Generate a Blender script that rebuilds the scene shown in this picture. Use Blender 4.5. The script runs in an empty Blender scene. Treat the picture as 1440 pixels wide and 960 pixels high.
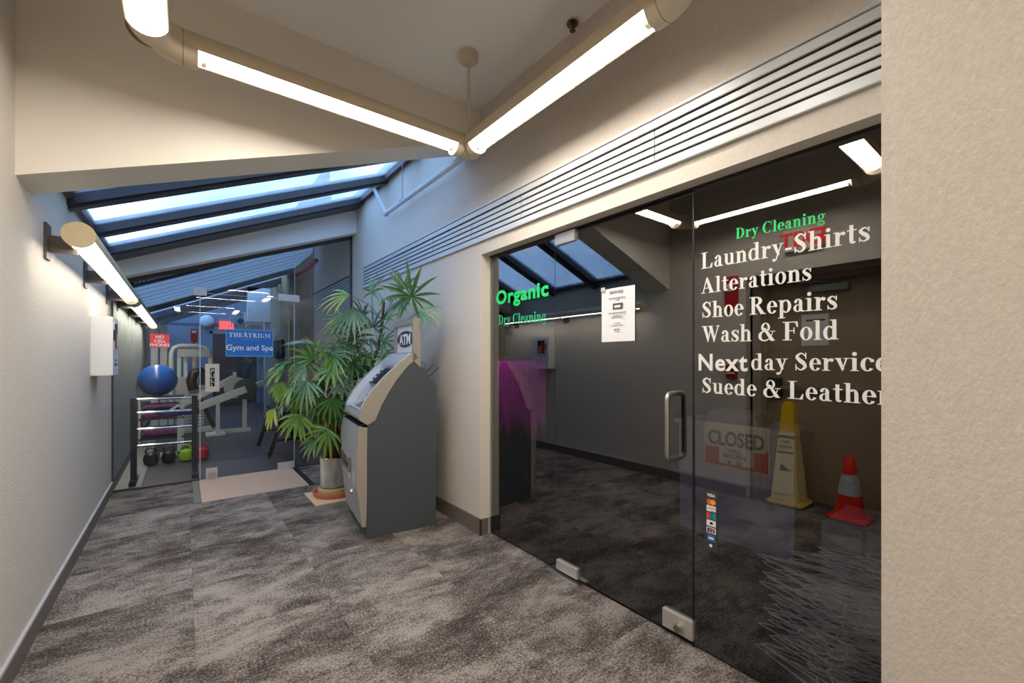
import bpy, bmesh, math, random
from mathutils import Vector, Matrix, noise
random.seed(7)
PI = math.pi
scn = bpy.context.scene
COL = scn.collection
# ---------------------------------------------------------------- camera
F = 604.0; UC = 720.0; VH = 507.0; YAW = math.atan2(463.0, 604.0); EYE = 1.40
cd = bpy.data.cameras.new('camera'); cam = bpy.data.objects.new('camera', cd); COL.objects.link(cam)
cam.location = (0, 0, EYE); cam.rotation_euler = (PI/2, 0, -YAW)
cd.sensor_width = 36; cd.lens = 36*F/1440; cd.shift_y = (VH-480)/1440; cd.clip_start = 0.02; cd.clip_end = 300
scn.camera = cam
# ---------------------------------------------------------------- view and sky
scn.view_settings.view_transform = 'Standard'; scn.view_settings.look = 'None'
scn.view_settings.exposure = 1.38; scn.view_settings.gamma = 1.0; scn.view_settings.use_curve_mapping = False
LAMP = 12.4      # radiance of the fluorescent lenses
LAMP_COL = (1.0, 0.92, 0.82)
SKY = 2.25
w = bpy.data.worlds.new('sky'); scn.world = w; w.use_nodes = True
nt = w.node_tree; nt.nodes.clear()
tc = nt.nodes.new('ShaderNodeTexCoord'); mp = nt.nodes.new('ShaderNodeMapping'); mp.inputs['Scale'].default_value = (1, 1, 2.6)
ns = nt.nodes.new('ShaderNodeTexNoise'); ns.inputs['Scale'].default_value = 1.6; ns.inputs['Detail'].default_value = 5; ns.inputs['Roughness'].default_value = .6
cr = nt.nodes.new('ShaderNodeValToRGB')
cr.color_ramp.elements[0].position = .44; cr.color_ramp.elements[0].color = (.15, .30, .56, 1)
cr.color_ramp.elements[1].position = .66; cr.color_ramp.elements[1].color = (.50, .64, .82, 1)
bg = nt.nodes.new('ShaderNodeBackground'); bg.inputs[1].default_value = SKY
wo = nt.nodes.new('ShaderNodeOutputWorld')
nt.links.new(tc.outputs['Generated'], mp.inputs[0]); nt.links.new(mp.outputs[0], ns.inputs[0])
nt.links.new(ns.outputs[0], cr.inputs[0]); nt.links.new(cr.outputs[0], bg.inputs[0]); nt.links.new(bg.outputs[0], wo.inputs[0])

# ---------------------------------------------------------------- sight lines (photo pixel -> point on a known plane)
def ray(u, v):
    d = u-UC
    return Vector((F*math.sin(YAW)+d*math.cos(YAW), F*math.cos(YAW)-d*math.sin(YAW), VH-v))*(1/1)
def rd(u, v):
    d = u-UC
    return Vector((367.4+.794*d, 479.4-.608*d, VH-v))
def onX(u, v, X): r = rd(u, v); return Vector((0, 0, EYE))+r*(X/r.x)
def onY(u, v, Y): r = rd(u, v); return Vector((0, 0, EYE))+r*(Y/r.y)
def onZ(u, v, z=0): r = rd(u, v); return Vector((0, 0, EYE))+r*((z-EYE)/r.z)

# ---------------------------------------------------------------- materials
MATS = {}
def lin(c): return tuple((x/12.92 if x <= .04045 else ((x+.055)/1.055)**2.4) for x in [v/255 for v in c])
def mat(name, col=(128, 128, 128), rough=.6, metal=0, spec=.5, bump=0, bscale=200, var=0, vscale=6, emit=None, es=0, vdist='noise', stretch=(1, 1, 1), coord='Object', coat=0):
    if name in MATS: return MATS[name]
    m = bpy.data.materials.new(name); m.use_nodes = True; n = m.node_tree; b = n.nodes['Principled BSDF']
    c = lin(col); b.inputs['Base Color'].default_value = (*c, 1)
    b.inputs['Roughness'].default_value = rough; b.inputs['Metallic'].default_value = metal; b.inputs['Specular IOR Level'].default_value = spec
    b.inputs['Coat Weight'].default_value = coat
    if var or bump:
        t = n.nodes.new('ShaderNodeTexCoord'); p = n.nodes.new('ShaderNodeMapping'); p.inputs['Scale'].default_value = stretch
        n.links.new(t.outputs[coord], p.inputs[0])
    if var:
        q = n.nodes.new('ShaderNodeTexNoise'); q.inputs['Scale'].default_value = vscale; q.inputs['Detail'].default_value = 5
        n.links.new(p.outputs[0], q.inputs[0])
        r = n.nodes.new('ShaderNodeValToRGB'); r.color_ramp.elements[0].position = .3; r.color_ramp.elements[1].position = .7
        r.color_ramp.elements[0].color = (*[x*(1-var) for x in c], 1); r.color_ramp.elements[1].color = (*[min(1, x*(1+var)) for x in c], 1)
        n.links.new(q.outputs[0], r.inputs[0]); n.links.new(r.outputs[0], b.inputs['Base Color'])
    if bump:
        q = n.nodes.new('ShaderNodeTexNoise'); q.inputs['Scale'].default_value = bscale; q.inputs['Detail'].default_value = 3
        n.links.new(p.outputs[0], q.inputs[0])
        k = n.nodes.new('ShaderNodeBump'); k.inputs['Strength'].default_value = bump; k.inputs['Distance'].default_value = .004
        n.links.new(q.outputs[0], k.inputs['Height']); n.links.new(k.outputs[0], b.inputs['Normal'])
    if emit: b.inputs['Emission Color'].default_value = (*emit, 1); b.inputs['Emission Strength'].default_value = es
    MATS[name] = m; return m
def glass_mat(name, ior, tint, haze=0, hcol=(.5, .55, .6)):
    m = bpy.data.materials.new(name); m.use_nodes = True; n = m.node_tree; n.nodes.clear()
    o = n.nodes.new('ShaderNodeOutputMaterial'); t = n.nodes.new('ShaderNodeBsdfTransparent'); g = n.nodes.new('ShaderNodeBsdfGlossy')
    f = n.nodes.new('ShaderNodeFresnel'); f.inputs[0].default_value = ior; mx = n.nodes.new('ShaderNodeMixShader')
    t.inputs[0].default_value = (*tint, 1); g.inputs['Roughness'].default_value = 0.0; g.inputs[0].default_value = (1, 1, 1, 1)
    ge = n.nodes.new('ShaderNodeNewGeometry'); iv = n.nodes.new('ShaderNodeMath'); iv.operation = 'SUBTRACT'; iv.inputs[0].default_value = 1; n.links.new(ge.outputs['Backfacing'], iv.inputs[1])
    ml = n.nodes.new('ShaderNodeMath'); ml.operation = 'MULTIPLY'; n.links.new(iv.outputs[0], ml.inputs[0]); n.links.new(f.outputs[0], ml.inputs[1])
    n.links.new(ml.outputs[0], mx.inputs[0]); n.links.new(g.outputs[0], mx.inputs[2])
    if haze:
        d = n.nodes.new('ShaderNodeBsdfTranslucent'); d.inputs[0].default_value = (*hcol, 1)
        tcx = n.nodes.new('ShaderNodeTexCoord'); mm = n.nodes.new('ShaderNodeMapping'); mm.inputs['Scale'].default_value = (.8, 3, 3)
        q = n.nodes.new('ShaderNodeTexNoise'); q.inputs['Scale'].default_value = 2.5; q.inputs['Detail'].default_value = 7
        mr = n.nodes.new('ShaderNodeMapRange'); mr.inputs[1].default_value = .35; mr.inputs[2].default_value = .7; mr.inputs[3].default_value = haze*.55; mr.inputs[4].default_value = haze
        n.links.new(tcx.outputs['Object'], mm.inputs[0]); n.links.new(mm.outputs[0], q.inputs[0]); n.links.new(q.outputs[0], mr.inputs[0])
        m2 = n.nodes.new('ShaderNodeMixShader'); n.links.new(mr.outputs[0], m2.inputs[0]); n.links.new(t.outputs[0], m2.inputs[1]); n.links.new(d.outputs[0], m2.inputs[2])
        n.links.new(m2.outputs[0], mx.inputs[1])
    else: n.links.new(t.outputs[0], mx.inputs[1])
    n.links.new(mx.outputs[0], o.inputs[0]); return m

M_WALL = mat('woven wallcovering', (207, 200, 190), .85, spec=.2, bump=.55, bscale=150, var=.05, vscale=90, stretch=(1, 1, .55))
M_PAINT = mat('cream paint', (234, 229, 218), .8, spec=.2, bump=.1, bscale=60)
M_CEIL = mat('ceiling paint', (243, 242, 240), .9, spec=.1)
M_BEAM = mat('white beam paint', (240, 240, 238), .7, spec=.2)
M_BASE = mat('taupe vinyl base', (112, 103, 96), .5, bump=.05)
M_BASECAP = mat('grey base cap', (178, 178, 182), .5)
M_GYMWALL = mat('ribbed grey gym wall', (150, 156, 152), .7, var=.08, vscale=4)
M_BLUEWALL = mat('pale blue paint', (132, 148, 160), .8)
M_BROWN = mat('brown gym wall', (150, 124, 92), .8, var=.25, vscale=2)
M_DARKFR = mat('bronze skylight frame', (72, 70, 72), .45, metal=.3)
M_SKYGL = glass_mat('streak hazed skylight glass', 1.16, (.72, .78, .84), haze=.30, hcol=(.80, .86, .92))  # painted streaky haze stands in for the pale building reflection
M_STORE = glass_mat('tinted storefront glass', 2.25, (.60, .61, .63))
M_GYMGL = glass_mat('clear door glass', 1.62, (.90, .93, .96))
M_BLACKGAP = mat('black gasket', (10, 10, 12), .5)
M_METAL = mat('brushed steel', (190, 186, 180), .32, metal=1)
M_STEELW = mat('satin fitting', (205, 203, 203), .45, metal=.3)
M_CHROME = mat('chrome', (220, 222, 225), .12, metal=1)
M_LAMPBODY = mat('cream lamp housing', (206, 194, 168), .5)
M_LAMPEND = mat('tan end cap', (196, 182, 148), .55)
M_LENS = mat('lit fluorescent lens', (250, 250, 250), .4, emit=LAMP_COL, es=LAMP)
M_LENS2 = mat('lit gym lens', (250, 250, 250), .4, emit=(1, .90, .74), es=9)
M_LOUV = mat('grey enamel louver', (196, 200, 202), .4, metal=.15)
M_DARK = mat('dark recess', (22, 21, 20), .8)
M_WHITE = mat('white enamel', (232, 231, 228), .4)
M_BLACK = mat('black plastic', (24, 24, 26), .45)
M_RED = mat('red plastic', (190, 26, 30), .4)
M_REDD = mat('bright exit red', (230, 40, 40), .4, emit=(1, .08, .06), es=.8)
M_GREEN = mat('green vinyl letters', (30, 215, 110), .6)
M_LETTER = mat('white vinyl letters', (236, 236, 232), .6)
M_PAPER = mat('white paper', (238, 238, 240), .8)
M_INK = mat('grey print', (90, 90, 94), .8)
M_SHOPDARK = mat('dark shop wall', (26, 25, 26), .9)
M_GRNYEL = mat('lime', (170, 200, 40), .5)
M_PURPLE = mat('purple foam', (130, 50, 120), .6)
M_BLUE = mat('blue rubber', (18, 92, 180), .28, coat=.2)
M_SIGNB = mat('blue sign', (10, 110, 190), .4)
M_SIGNR = mat('red sign', (238, 70, 62), .5)
M_MACH = mat('off-white powder coat', (205, 212, 206), .4)
M_TERRA = mat('terracotta', (205, 118, 84), .7, var=.08)
M_TILE = mat('beige tile', (222, 204, 172), .5, var=.04)
M_THRESH = mat('beige threshold stone', (200, 170, 146), .55, var=.10, vscale=14, stretch=(1, 6, 1))

def carpet_mat(name, dark, light, k=1.0, warm=None):
    m = bpy.data.materials.new(name); m.use_nodes = True; n = m.node_tree; b = n.nodes['Principled BSDF']
    L = n.links.new
    t = n.nodes.new('ShaderNodeTexCoord'); oi = n.nodes.new('ShaderNodeObjectInfo'); ge = n.nodes.new('ShaderNodeNewGeometry')
    vm = n.nodes.new('ShaderNodeVectorMath'); vm.operation = 'SCALE'; vm.inputs[3].default_value = .35
    cb = n.nodes.new('ShaderNodeCombineXYZ'); L(oi.outputs['Random'], cb.inputs[0]); L(oi.outputs['Random'], cb.inputs[1]); L(oi.outputs['Random'], cb.inputs[2])
    L(cb.outputs[0], vm.inputs[0])
    ad = n.nodes.new('ShaderNodeVectorMath'); ad.operation = 'ADD'; L(ge.outputs['Position'], ad.inputs[0]); L(vm.outputs[0], ad.inputs[1])
    mp = n.nodes.new('ShaderNodeMapping'); mp.inputs['Scale'].default_value = (1.0, 1.75, 1); mp.inputs['Rotation'].default_value = (0, 0, .12); L(ad.outputs[0], mp.inputs[0])
    a = n.nodes.new('ShaderNodeTexNoise'); a.inputs['Scale'].default_value = 2.0; a.inputs['Detail'].default_value = 14; a.inputs['Roughness'].default_value = .76; a.inputs['Distortion'].default_value = .25; L(mp.outputs[0], a.inputs[0])
    f = n.nodes.new('ShaderNodeTexNoise'); f.inputs['Scale'].default_value = 85; f.inputs['Detail'].default_value = 3; f.inputs['Roughness'].default_value = .8; L(ge.outputs['Position'], f.inputs[0])
    s = n.nodes.new('ShaderNodeMath'); s.operation = 'MULTIPLY_ADD'; s.inputs[1].default_value = .80; L(f.outputs[0], s.inputs[0]); L(a.outputs[0], s.inputs[2])
    r = n.nodes.new('ShaderNodeValToRGB'); e = r.color_ramp.elements
    e[0].position = .79; e[0].color = (*[x*k for x in lin(dark)], 1); e[1].position = 1.04; e[1].color = (*[x*k for x in lin(light)], 1)
    x = e.new(.90); x.color = (*[(p+q)*.42*k for p, q in zip(lin(dark), lin(light))], 1)
    L(s.outputs[0], r.inputs[0])
    hs = n.nodes.new('ShaderNodeHueSaturation'); mr = n.nodes.new('ShaderNodeMapRange'); mr.inputs[3].default_value = .88; mr.inputs[4].default_value = 1.10
    L(oi.outputs['Random'], mr.inputs[0]); L(mr.outputs[0], hs.inputs['Value']); L(r.outputs[0], hs.inputs['Color']); L(hs.outputs[0], b.inputs['Base Color'])
    b.inputs['Roughness'].default_value = .95; b.inputs['Specular IOR Level'].default_value = .1
    bp = n.nodes.new('ShaderNodeBump'); bp.inputs['Strength'].default_value = .6; bp.inputs['Distance'].default_value = .006; L(f.outputs[0], bp.inputs['Height']); L(bp.outputs[0], b.inputs['Normal'])
    return m
M_CARPET = carpet_mat('mottled carpet', (66, 58, 54), (154, 145, 137))
M_GYMFL = mat('dark plank gym floor', (62, 58, 58), .45, var=.35, vscale=5, stretch=(.5, 7, 1))

# ---------------------------------------------------------------- mesh helpers
class MB:
    def __init__(s): s.b = bmesh.new()
    def box(s, x0, x1, y0, y1, z0, z1, bev=0, M=None):
        if x0 > x1: x0, x1 = x1, x0
        if y0 > y1: y0, y1 = y1, y0
        if z0 > z1: z0, z1 = z1, z0
        g = bmesh.ops.create_cube(s.b, size=1); vs = g['verts']
        for v in vs: v.co = Vector(((x0+x1)/2+v.co.x*(x1-x0), (y0+y1)/2+v.co.y*(y1-y0), (z0+z1)/2+v.co.z*(z1-z0)))
        if bev:
            es = list({e for v in vs for e in v.link_edges})
            r = bmesh.ops.bevel(s.b, geom=es, offset=bev, segments=2, affect='EDGES'); vs = list({v for f in r['faces'] for v in f.verts}|{v for v in vs if v.is_valid})
        if M: bmesh.ops.transform(s.b, matrix=M, verts=vs)
        return s
    def tube(s, pts, r, seg=10, cap=True, radii=None):
        pts = [Vector(p) for p in pts]; rings = []; n = len(pts); up = None
        for i, p in enumerate(pts):
            d = (pts[min(i+1, n-1)]-pts[max(i-1, 0)]).normalized()
            if up is None: up = Vector((0, 0, 1)) if abs(d.z) < .9 else Vector((1, 0, 0))
            a = d.cross(up)
            if a.length < 1e-5: a = d.cross(Vector((.3, 1, .2)))
            a.normalize(); c = a.cross(d).normalized(); up = c
            rr = radii[i] if radii else r
            rings.append([s.b.verts.new(p+a*math.cos(2*PI*k/seg)*rr+c*math.sin(2*PI*k/seg)*rr) for k in range(seg)])
        for i in range(n-1):
            for k in range(seg): s.b.faces.new((rings[i][k], rings[i][(k+1) % seg], rings[i+1][(k+1) % seg], rings[i+1][k]))
        if cap: s.b.faces.new(rings[0][::-1]); s.b.faces.new(rings[-1])
        return s
    def lathe(s, prof, c=(0, 0, 0), seg=32, cap=True):
        rings = []
        for r, z in prof: rings.append([s.b.verts.new((c[0]+r*math.cos(2*PI*k/seg), c[1]+r*math.sin(2*PI*k/seg), c[2]+z)) for k in range(seg)])
        for i in range(len(rings)-1):
            for k in range(seg): s.b.faces.new((rings[i][k], rings[i][(k+1) % seg], rings[i+1][(k+1) % seg], rings[i+1][k]))
        if cap: s.b.faces.new(rings[0][::-1]); s.b.faces.new(rings[-1])
        return s
    def poly(s, pts): s.b.faces.new([s.b.verts.new(p) for p in pts]); return s
    def prism(s, pts, off):
        off = Vector(off); a = [s.b.verts.new(p) for p in pts]; b = [s.b.verts.new(Vector(p)+off) for p in pts]; n = len(a)
        s.b.faces.new(a[::-1]); s.b.faces.new(b)
        for i in range(n): s.b.faces.new((a[i], a[(i+1) % n], b[(i+1) % n], b[i]))
        return s
    def ball(s, c, r, sx=1, sy=1, sz=1, seg=24):
        g = bmesh.ops.create_uvsphere(s.b, u_segments=seg, v_segments=seg//2, radius=r)
        for v in g['verts']: v.co = Vector((c[0]+v.co.x*sx, c[1]+v.co.y*sy, c[2]+v.co.z*sz))
        return s
    def build(s, name, m, parent=None, smooth=False, loc=None):
        bmesh.ops.recalc_face_normals(s.b, faces=s.b.faces)
        me = bpy.data.meshes.new(name); s.b.to_mesh(me); s.b.free()
        me.materials.append(m)
        if smooth:
            for p in me.polygons: p.use_smooth = True
            try: me.set_sharp_from_angle(angle=math.radians(35))
            except Exception: pass
        o = bpy.data.objects.new(name, me); COL.objects.link(o)
        if parent: o.parent = parent; o.matrix_parent_inverse = Matrix.Translation(-WORLDLOC(parent)) if parent.type == 'EMPTY' or True else Matrix()
        return o
def WORLDLOC(o):
    v = Vector((0, 0, 0))
    while o is not None:
        v += o.location
        if o.parent is not None: v += o.matrix_parent_inverse.translation
        o = o.parent
    return v
def tag(o, label=None, cat=None, group=None, kind=None):
    if label: o['label'] = label
    if cat: o['category'] = cat
    if group: o['group'] = group
    if kind: o['kind'] = kind
    return o
def empty(name, loc, label=None, cat=None, group=None, kind=None, parent=None):
    o = bpy.data.objects.new(name, None); COL.objects.link(o); o.location = loc; o.empty_display_size = .1
    if parent: o.parent = parent; o.matrix_parent_inverse = Matrix.Translation(-WORLDLOC(parent))
    return tag(o, label, cat, group, kind)
def B(name, m, parent, *a, **k): return MB().box(*a, **k).build(name, m, parent)
# ================================================================ SETTING
XL, XR, XG = -.60, 1.90, 1.985        # left wall, right wall face, storefront glass
YH, YG, YB, YN = 2.90, 6.20, 16.5, -4.2   # header, gym glass, gym back, corridor end behind the camera
ZC = 3.42
D2a, D2b, D2h = .95, 2.03, 2.25
def zb(X): return 2.237+.37*(X-XL)    # underside of the sloping beams
def zs(X): return 2.47+.43*(X-XL)     # underside of the skylight
def S(o): o['kind'] = 'structure'; return o
# floor: subfloor slab plus single carpet tiles
floor = S(B('floor', mat('subfloor', (70, 64, 60), .9), None, -1.3, 8, YN-.2, YB+.3, -.12, -.012))
tile_me = None; T = .62
def carpet_tiles(x0, x1, y0, y1, parent):
    nx = round((x1-x0)/T); ny = round((y1-y0)/T); dx = (x1-x0)/nx; dy = (y1-y0)/ny
    mb = MB(); mb.box(-dx/2+.0003, dx/2-.0003, -dy/2+.0003, dy/2-.0003, -.012, 0, bev=0)
    first = mb.build('carpet_tile', M_CARPET, parent); me = first.data; k = 0
    for i in range(nx):
        for j in range(ny):
            o = first if k == 0 else first.copy()
            if k: COL.objects.link(o)
            o.location = (x0+dx*(i+.5), y0+dy*(j+.5), 0); k += 1
carpet_tiles(XL, XG+.01, -1.8, YG-.98, floor)
MB().box(XL-.5, XL, D2a-.1, D2b+.1, -.012, 0).build('carpet_alcove', M_CARPET, floor)
carpet_tiles(1.19, XR, YG-.98, YG, floor)
carpet_tiles(XL, .09, YG-.98, YG, floor)
MB().box(XL, XG+.01, YN, -1.8, -.012, 0).build('carpet_far_end', M_CARPET, floor)
# threshold
B('threshold', M_THRESH, floor, .15, 1.13, YG-.98, YG+.02, -.012, .004, bev=.002)
B('threshold_edge', M_BASE, floor, .09, .15, YG-.98, YG+.02, -.012, .006)
mb = MB()
for k in range(6):
    y0 = YG-.98+.165*k; mb.box(1.13, 1.19, y0, y0+.165, -.012, .006)
mb.build('threshold_edge', M_DARK, floor)
gymfl = S(B('floor', M_GYMFL, None, XL, 2.2, YG+.02, YB, -.011, .0))
B('floor_strip', mat('pale floor strip', (150, 146, 138), .5, var=.06), gymfl, XL, -.37, YG+.02, YB, -.011, .003)
# left wall (solid to eaves; the door opening of door_2 is left free)
wl = MB()
wl.box(XL-.15, XL, YN, D2a, 0, ZC); wl.box(XL-.15, XL, D2b, YH+.3, 0, ZC); wl.box(XL-.15, XL, D2a, D2b, D2h, ZC)
wl.box(XL-.15, XL, YH+.3, YG, 0, 2.47)
wl.box(XL-.55, XL-.40, D2a-.2, D2b+.2, D2h-.05, D2h+.3); wl.box(XL-.55, XL-.10, D2a-.15, D2a, 0, D2h); wl.box(XL-.55, XL-.10, D2b, D2b+.15, 0, D2h); wl.box(XL-.55, XL-.1, D2a-.15, D2b+.15, D2h, D2h+.15)
S(wl.build('wall_left', M_WALL, None))
wg = MB(); wg.box(XL-.15, XL, YG, YB, 0, 2.47)
k = 0
wgl = S(wg.build('wall_left', M_GYMWALL, None))
for k in range(36):
    B('wall_panel_rib', M_GYMWALL, wgl, XL, XL+.012, YG+.06+k*.28, YG+.06+k*.28+.255, .12, 2.4)
for nm, y0, y1 in (('baseboard_left', YN, D2a), ('baseboard_left', D2b, YG), ('baseboard_left', YG+.02, YB)):
    b = S(B(nm, M_BASE, None, XL, XL+.012, y0, y1, 0, .105)); B('cap', M_BASECAP if y1 < 7 else M_DARK, b, XL, XL+.014, y0, y1, .105, .12)
# right wall beside the machine, the head over the storefront, and the near pier
wr = MB(); wr.box(XR, XR+.13, 2.89, 8.4, 0, 2.25); wr.box(XR, XR+.13, .28, 8.4, 2.25, ZC+.3)
wrr = S(wr.build('wall_right', M_WALL, None))
S(MB().box(1.35, XR+.13, -1.6, .283, 0, ZC).build('wall_near', M_WALL, None))
wb = MB(); wb.box(XR, XR+.13, YN, -1.6, 0, ZC); S(wb.build('wall_right', M_WALL, None))
S(B('wall_end', mat('tan end wall', (176, 150, 118), .85, var=.05), None, XL-.15, XR+.13, YN-.15, YN, 0, ZC))
b = S(MB().box(XR-.012, XR, 2.878, YG, 0, .13, bev=.002).build('baseboard_right', M_BASE, None))
B('jamb_base', M_BASE, b, XR-.012, XG-.02, 2.878, 2.892, 0, .13)
B('corner_bead', mat('cream corner', (222, 214, 202), .6), wrr, XR-.003, XR+.11, 2.882, 2.8895, .13, 2.25)
# ceiling and the sloping beams
S(MB().box(XL-.15, 2.3, YN, YH, ZC, ZC+.15).build('ceiling', M_CEIL, None))
def sloped_beam(y0, y1, ztop):
    pts = [(XL-.15, y0, zb(XL-.15)), (XR+.05, y0, zb(XR+.05)), (XR+.05, y0, ztop(XR+.05)), (XL-.15, y0, ztop(XL-.15))]
    return MB().prism(pts, (0, y1-y0, 0))
h1 = sloped_beam(YH, YH+.29, lambda x: ZC+.15+0*x).build('trim_1', M_PAINT, None); S(h1)
h2 = sloped_beam(6.0, 6.3, zs).build('trim_2', M_BEAM, None); S(h2)
S(B('wall_upper', M_PAINT, None, XL-.15, XR+.13, YH+.29, YH+.33, ZC-.6, 3.9)) if False else None
# ---------------------------------------------------------------- skylight
sky = S(empty('window_1', (0, 4.6, 2.5)))
def slab(y0, y1, d0, d1, x0=XL-.1, x1=XR, X=None):      # a bar lying along the slope, d = distance below/above the glazing underside
    return MB().prism([(x0, y0, zs(x0)+d0), (x1, y0, zs(x1)+d0), (x1, y0, zs(x1)+d1), (x0, y0, zs(x0)+d1)], (0, y1-y0, 0))
RAFT = [(3.19, 3.32), (4.02, 4.16), (4.74, 4.90), (5.55, 5.72)]
RAFT = [(3.19, 3.28), (3.98, 4.12), (4.82, 4.96), (5.66, 6.0)]
for y0, y1 in RAFT:
    slab(y0, y1, -.055, .05).build('rafter', M_DARKFR, sky); slab(y0+.035, y1-.035, -.075, -.055).build('rafter_cap', M_DARKFR, sky)
for (a, b_) in zip(RAFT[:-1], RAFT[1:]):
    slab(a[1]-.01, b_[0]+.01, .012, .024).build('pane', M_SKYGL, sky)
MB().prism([(XR-.07, 3.19, zs(XR-.07)-.05), (XR, 3.19, zs(XR)-.05), (XR, 3.19, zs(XR)+.06), (XR-.07, 3.19, zs(XR-.07)+.06)], (0, 2.81, 0)).build('edge_frame', M_DARKFR, sky)
MB().box(XL-.15, XL+.035, 3.19, 6.0, 2.455, 2.53).build('edge_frame', M_DARKFR, sky)
# gym roof
gr = S(empty('ceiling_gym', (0, 10, 2.6))); gr.name = 'ceiling'
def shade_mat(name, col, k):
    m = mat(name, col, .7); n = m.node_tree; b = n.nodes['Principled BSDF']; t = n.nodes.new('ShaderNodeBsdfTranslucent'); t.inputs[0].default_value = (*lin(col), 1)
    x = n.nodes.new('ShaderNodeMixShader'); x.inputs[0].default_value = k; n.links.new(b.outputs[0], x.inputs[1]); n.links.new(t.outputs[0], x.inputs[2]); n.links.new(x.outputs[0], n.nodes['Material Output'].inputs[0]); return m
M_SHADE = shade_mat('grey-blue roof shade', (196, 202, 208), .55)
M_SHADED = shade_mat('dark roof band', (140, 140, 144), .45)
M_RIBBED = mat('ribbed hose', (150, 150, 154), .5)
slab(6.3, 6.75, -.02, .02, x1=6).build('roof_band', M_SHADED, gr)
slab(12.2, 16.6, .0, .03, x1=6).build('roof_panel', M_SKYGL, gr)  # glazed stretch added so that daylight brightens the gym
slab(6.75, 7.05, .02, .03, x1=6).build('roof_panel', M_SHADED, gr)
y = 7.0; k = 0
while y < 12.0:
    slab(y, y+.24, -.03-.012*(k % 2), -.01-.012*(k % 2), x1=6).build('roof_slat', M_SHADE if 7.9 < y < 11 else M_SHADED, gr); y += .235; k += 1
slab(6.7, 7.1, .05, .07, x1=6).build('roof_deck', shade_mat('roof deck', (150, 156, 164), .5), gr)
for yy in (7.45, 11.1, 12.9, 13.5, 15.2): slab(yy, yy+.16, -.14, .0, x1=6).build('rafter', M_DARKFR, gr)
mb = MB(); p0 = Vector((XL+.1, 7.2, zs(XL+.1)-.10)); p1 = Vector((XR, 7.2, zs(XR)-.10))
for i in range(60):
    a = p0.lerp(p1, i/60); b_ = p0.lerp(p1, (i+.6)/60); mb.tube([a, b_], .05, 8)
hose = mb.build('ribbed_air_hose', M_RIBBED, None, True); tag(hose, 'ribbed grey flexible duct slung under the gym roof above the glass doors', 'duct')
# gym shell
gw = MB(); gw.box(XL-.15, 6, YB, YB+.15, 0, 5); S(gw.build('wall_back', M_BLUEWALL, None))
S(B('wall_right', M_BROWN, None, 2.0, 6.0, 15.2, 15.3, 0, 3.0)) if False else None
S(B('wall_right', M_BROWN, None, 2.1, 2.2, 8.5, YB, 0, 5))
S(B('wall_return', M_BROWN, None, XR, 2.2, 8.4, 8.5, 0, 4.6))
S(B('trim_3', mat('wall line', (96, 110, 124), .6), None, XL, 2.1, YB-.02, YB, 2.50, 2.56))
d3 = S(empty('door_3', (.9, YB, 0)))
B('leaf', mat('dim doorway', (60, 62, 66), .5, var=.4, vscale=3), d3, .75, 1.95, YB-.03, YB-.005, 0, 2.25)
B('frame', M_BLUEWALL, d3, .67, .75, YB-.05, YB-.005, 0, 2.33); B('frame', M_BLUEWALL, d3, 1.95, 2.03, YB-.05, YB-.005, 0, 2.33); B('frame', M_BLUEWALL, d3, .67, 2.03, YB-.05, YB-.005, 2.25, 2.33)
S(B('wall_column', mat('light blue post', (200, 214, 230), .6), None, 1.72, 1.86, 13.0, 13.15, 0, 3.45))
S(B('trim_4', mat('blue soffit', (236, 240, 244), .7), None, 1.32, 1.84, 12.9, 13.0, 2.42, 3.30))

# ---------------------------------------------------------------- gym glass front
def gz(X): return zb(X)
gf = S(empty('window_2', (0, YG, 0)))
def pane(x0, x1, y, z0, zf0, zf1, parent, th=.010, m=M_GYMGL, name='pane'):
    return MB().prism([(x0, y, z0), (x1, y, z0), (x1, y, zf1), (x0, y, zf0)], (0, th, 0)).build(name, m, parent)
DX0, DX1, DT = .157, 1.20, 2.27
DX0 = onY(281.5, 500, YG).x; DX1 = onY(414.5, 500, YG).x; DT = onY(281, 411, YG).z
pane(XL, DX0-.004, YG, .01, gz(XL)-.03, gz(DX0)-.03, gf)
pane(DX1+.004, XR, YG, .01, gz(DX1)-.03, gz(XR)-.03, gf)
pane(DX0, DX1, YG, DT+.006, gz(DX0)-.03, gz(DX1)-.03, gf)
MB().prism([(XL, YG-.02, gz(XL)-.045), (XR, YG-.02, gz(XR)-.045), (XR, YG-.02, gz(XR)+.005), (XL, YG-.02, gz(XL)+.005)], (0, .05, 0)).build('head_channel', M_DARKFR, gf)
B('side_channel', M_DARKFR, gf, XR-.02, XR, YG-.02, YG+.03, 0, gz(XR)); B('side_channel', M_DARKFR, gf, XL, XL+.015, YG-.01, YG+.02, .1, gz(XL))
B('sill_channel', M_DARKFR, gf, XL, DX0, YG-.012, YG+.022, 0, .02); B('sill_channel', M_DARKFR, gf, DX1, XR, YG-.012, YG+.022, 0, .02)
M_EDGE = mat('ground glass edge', (196, 212, 216), .3)
for x in (DX0-.004, DX1): B('glass_edge', M_EDGE, gf, x, x+.004, YG-.0005, YG+.0105, DT, gz(x)-.03)
d1 = S(empty('door_1', (DX0, YG, 0)))
pane(DX0, DX1-.003, YG, .012, DT-.004, DT-.004, d1, name='glass_pane')
B('glass_edge', M_EDGE, d1, DX0-.003, DX0+.004, YG-.001, YG+.011, .012, DT); B('glass_edge', M_EDGE, d1, DX1-.006, DX1-.001, YG-.001, YG+.011, .012, DT)
B('glass_edge', M_EDGE, d1, DX0, DX1, YG-.001, YG+.011, DT-.006, DT-.001)
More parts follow.
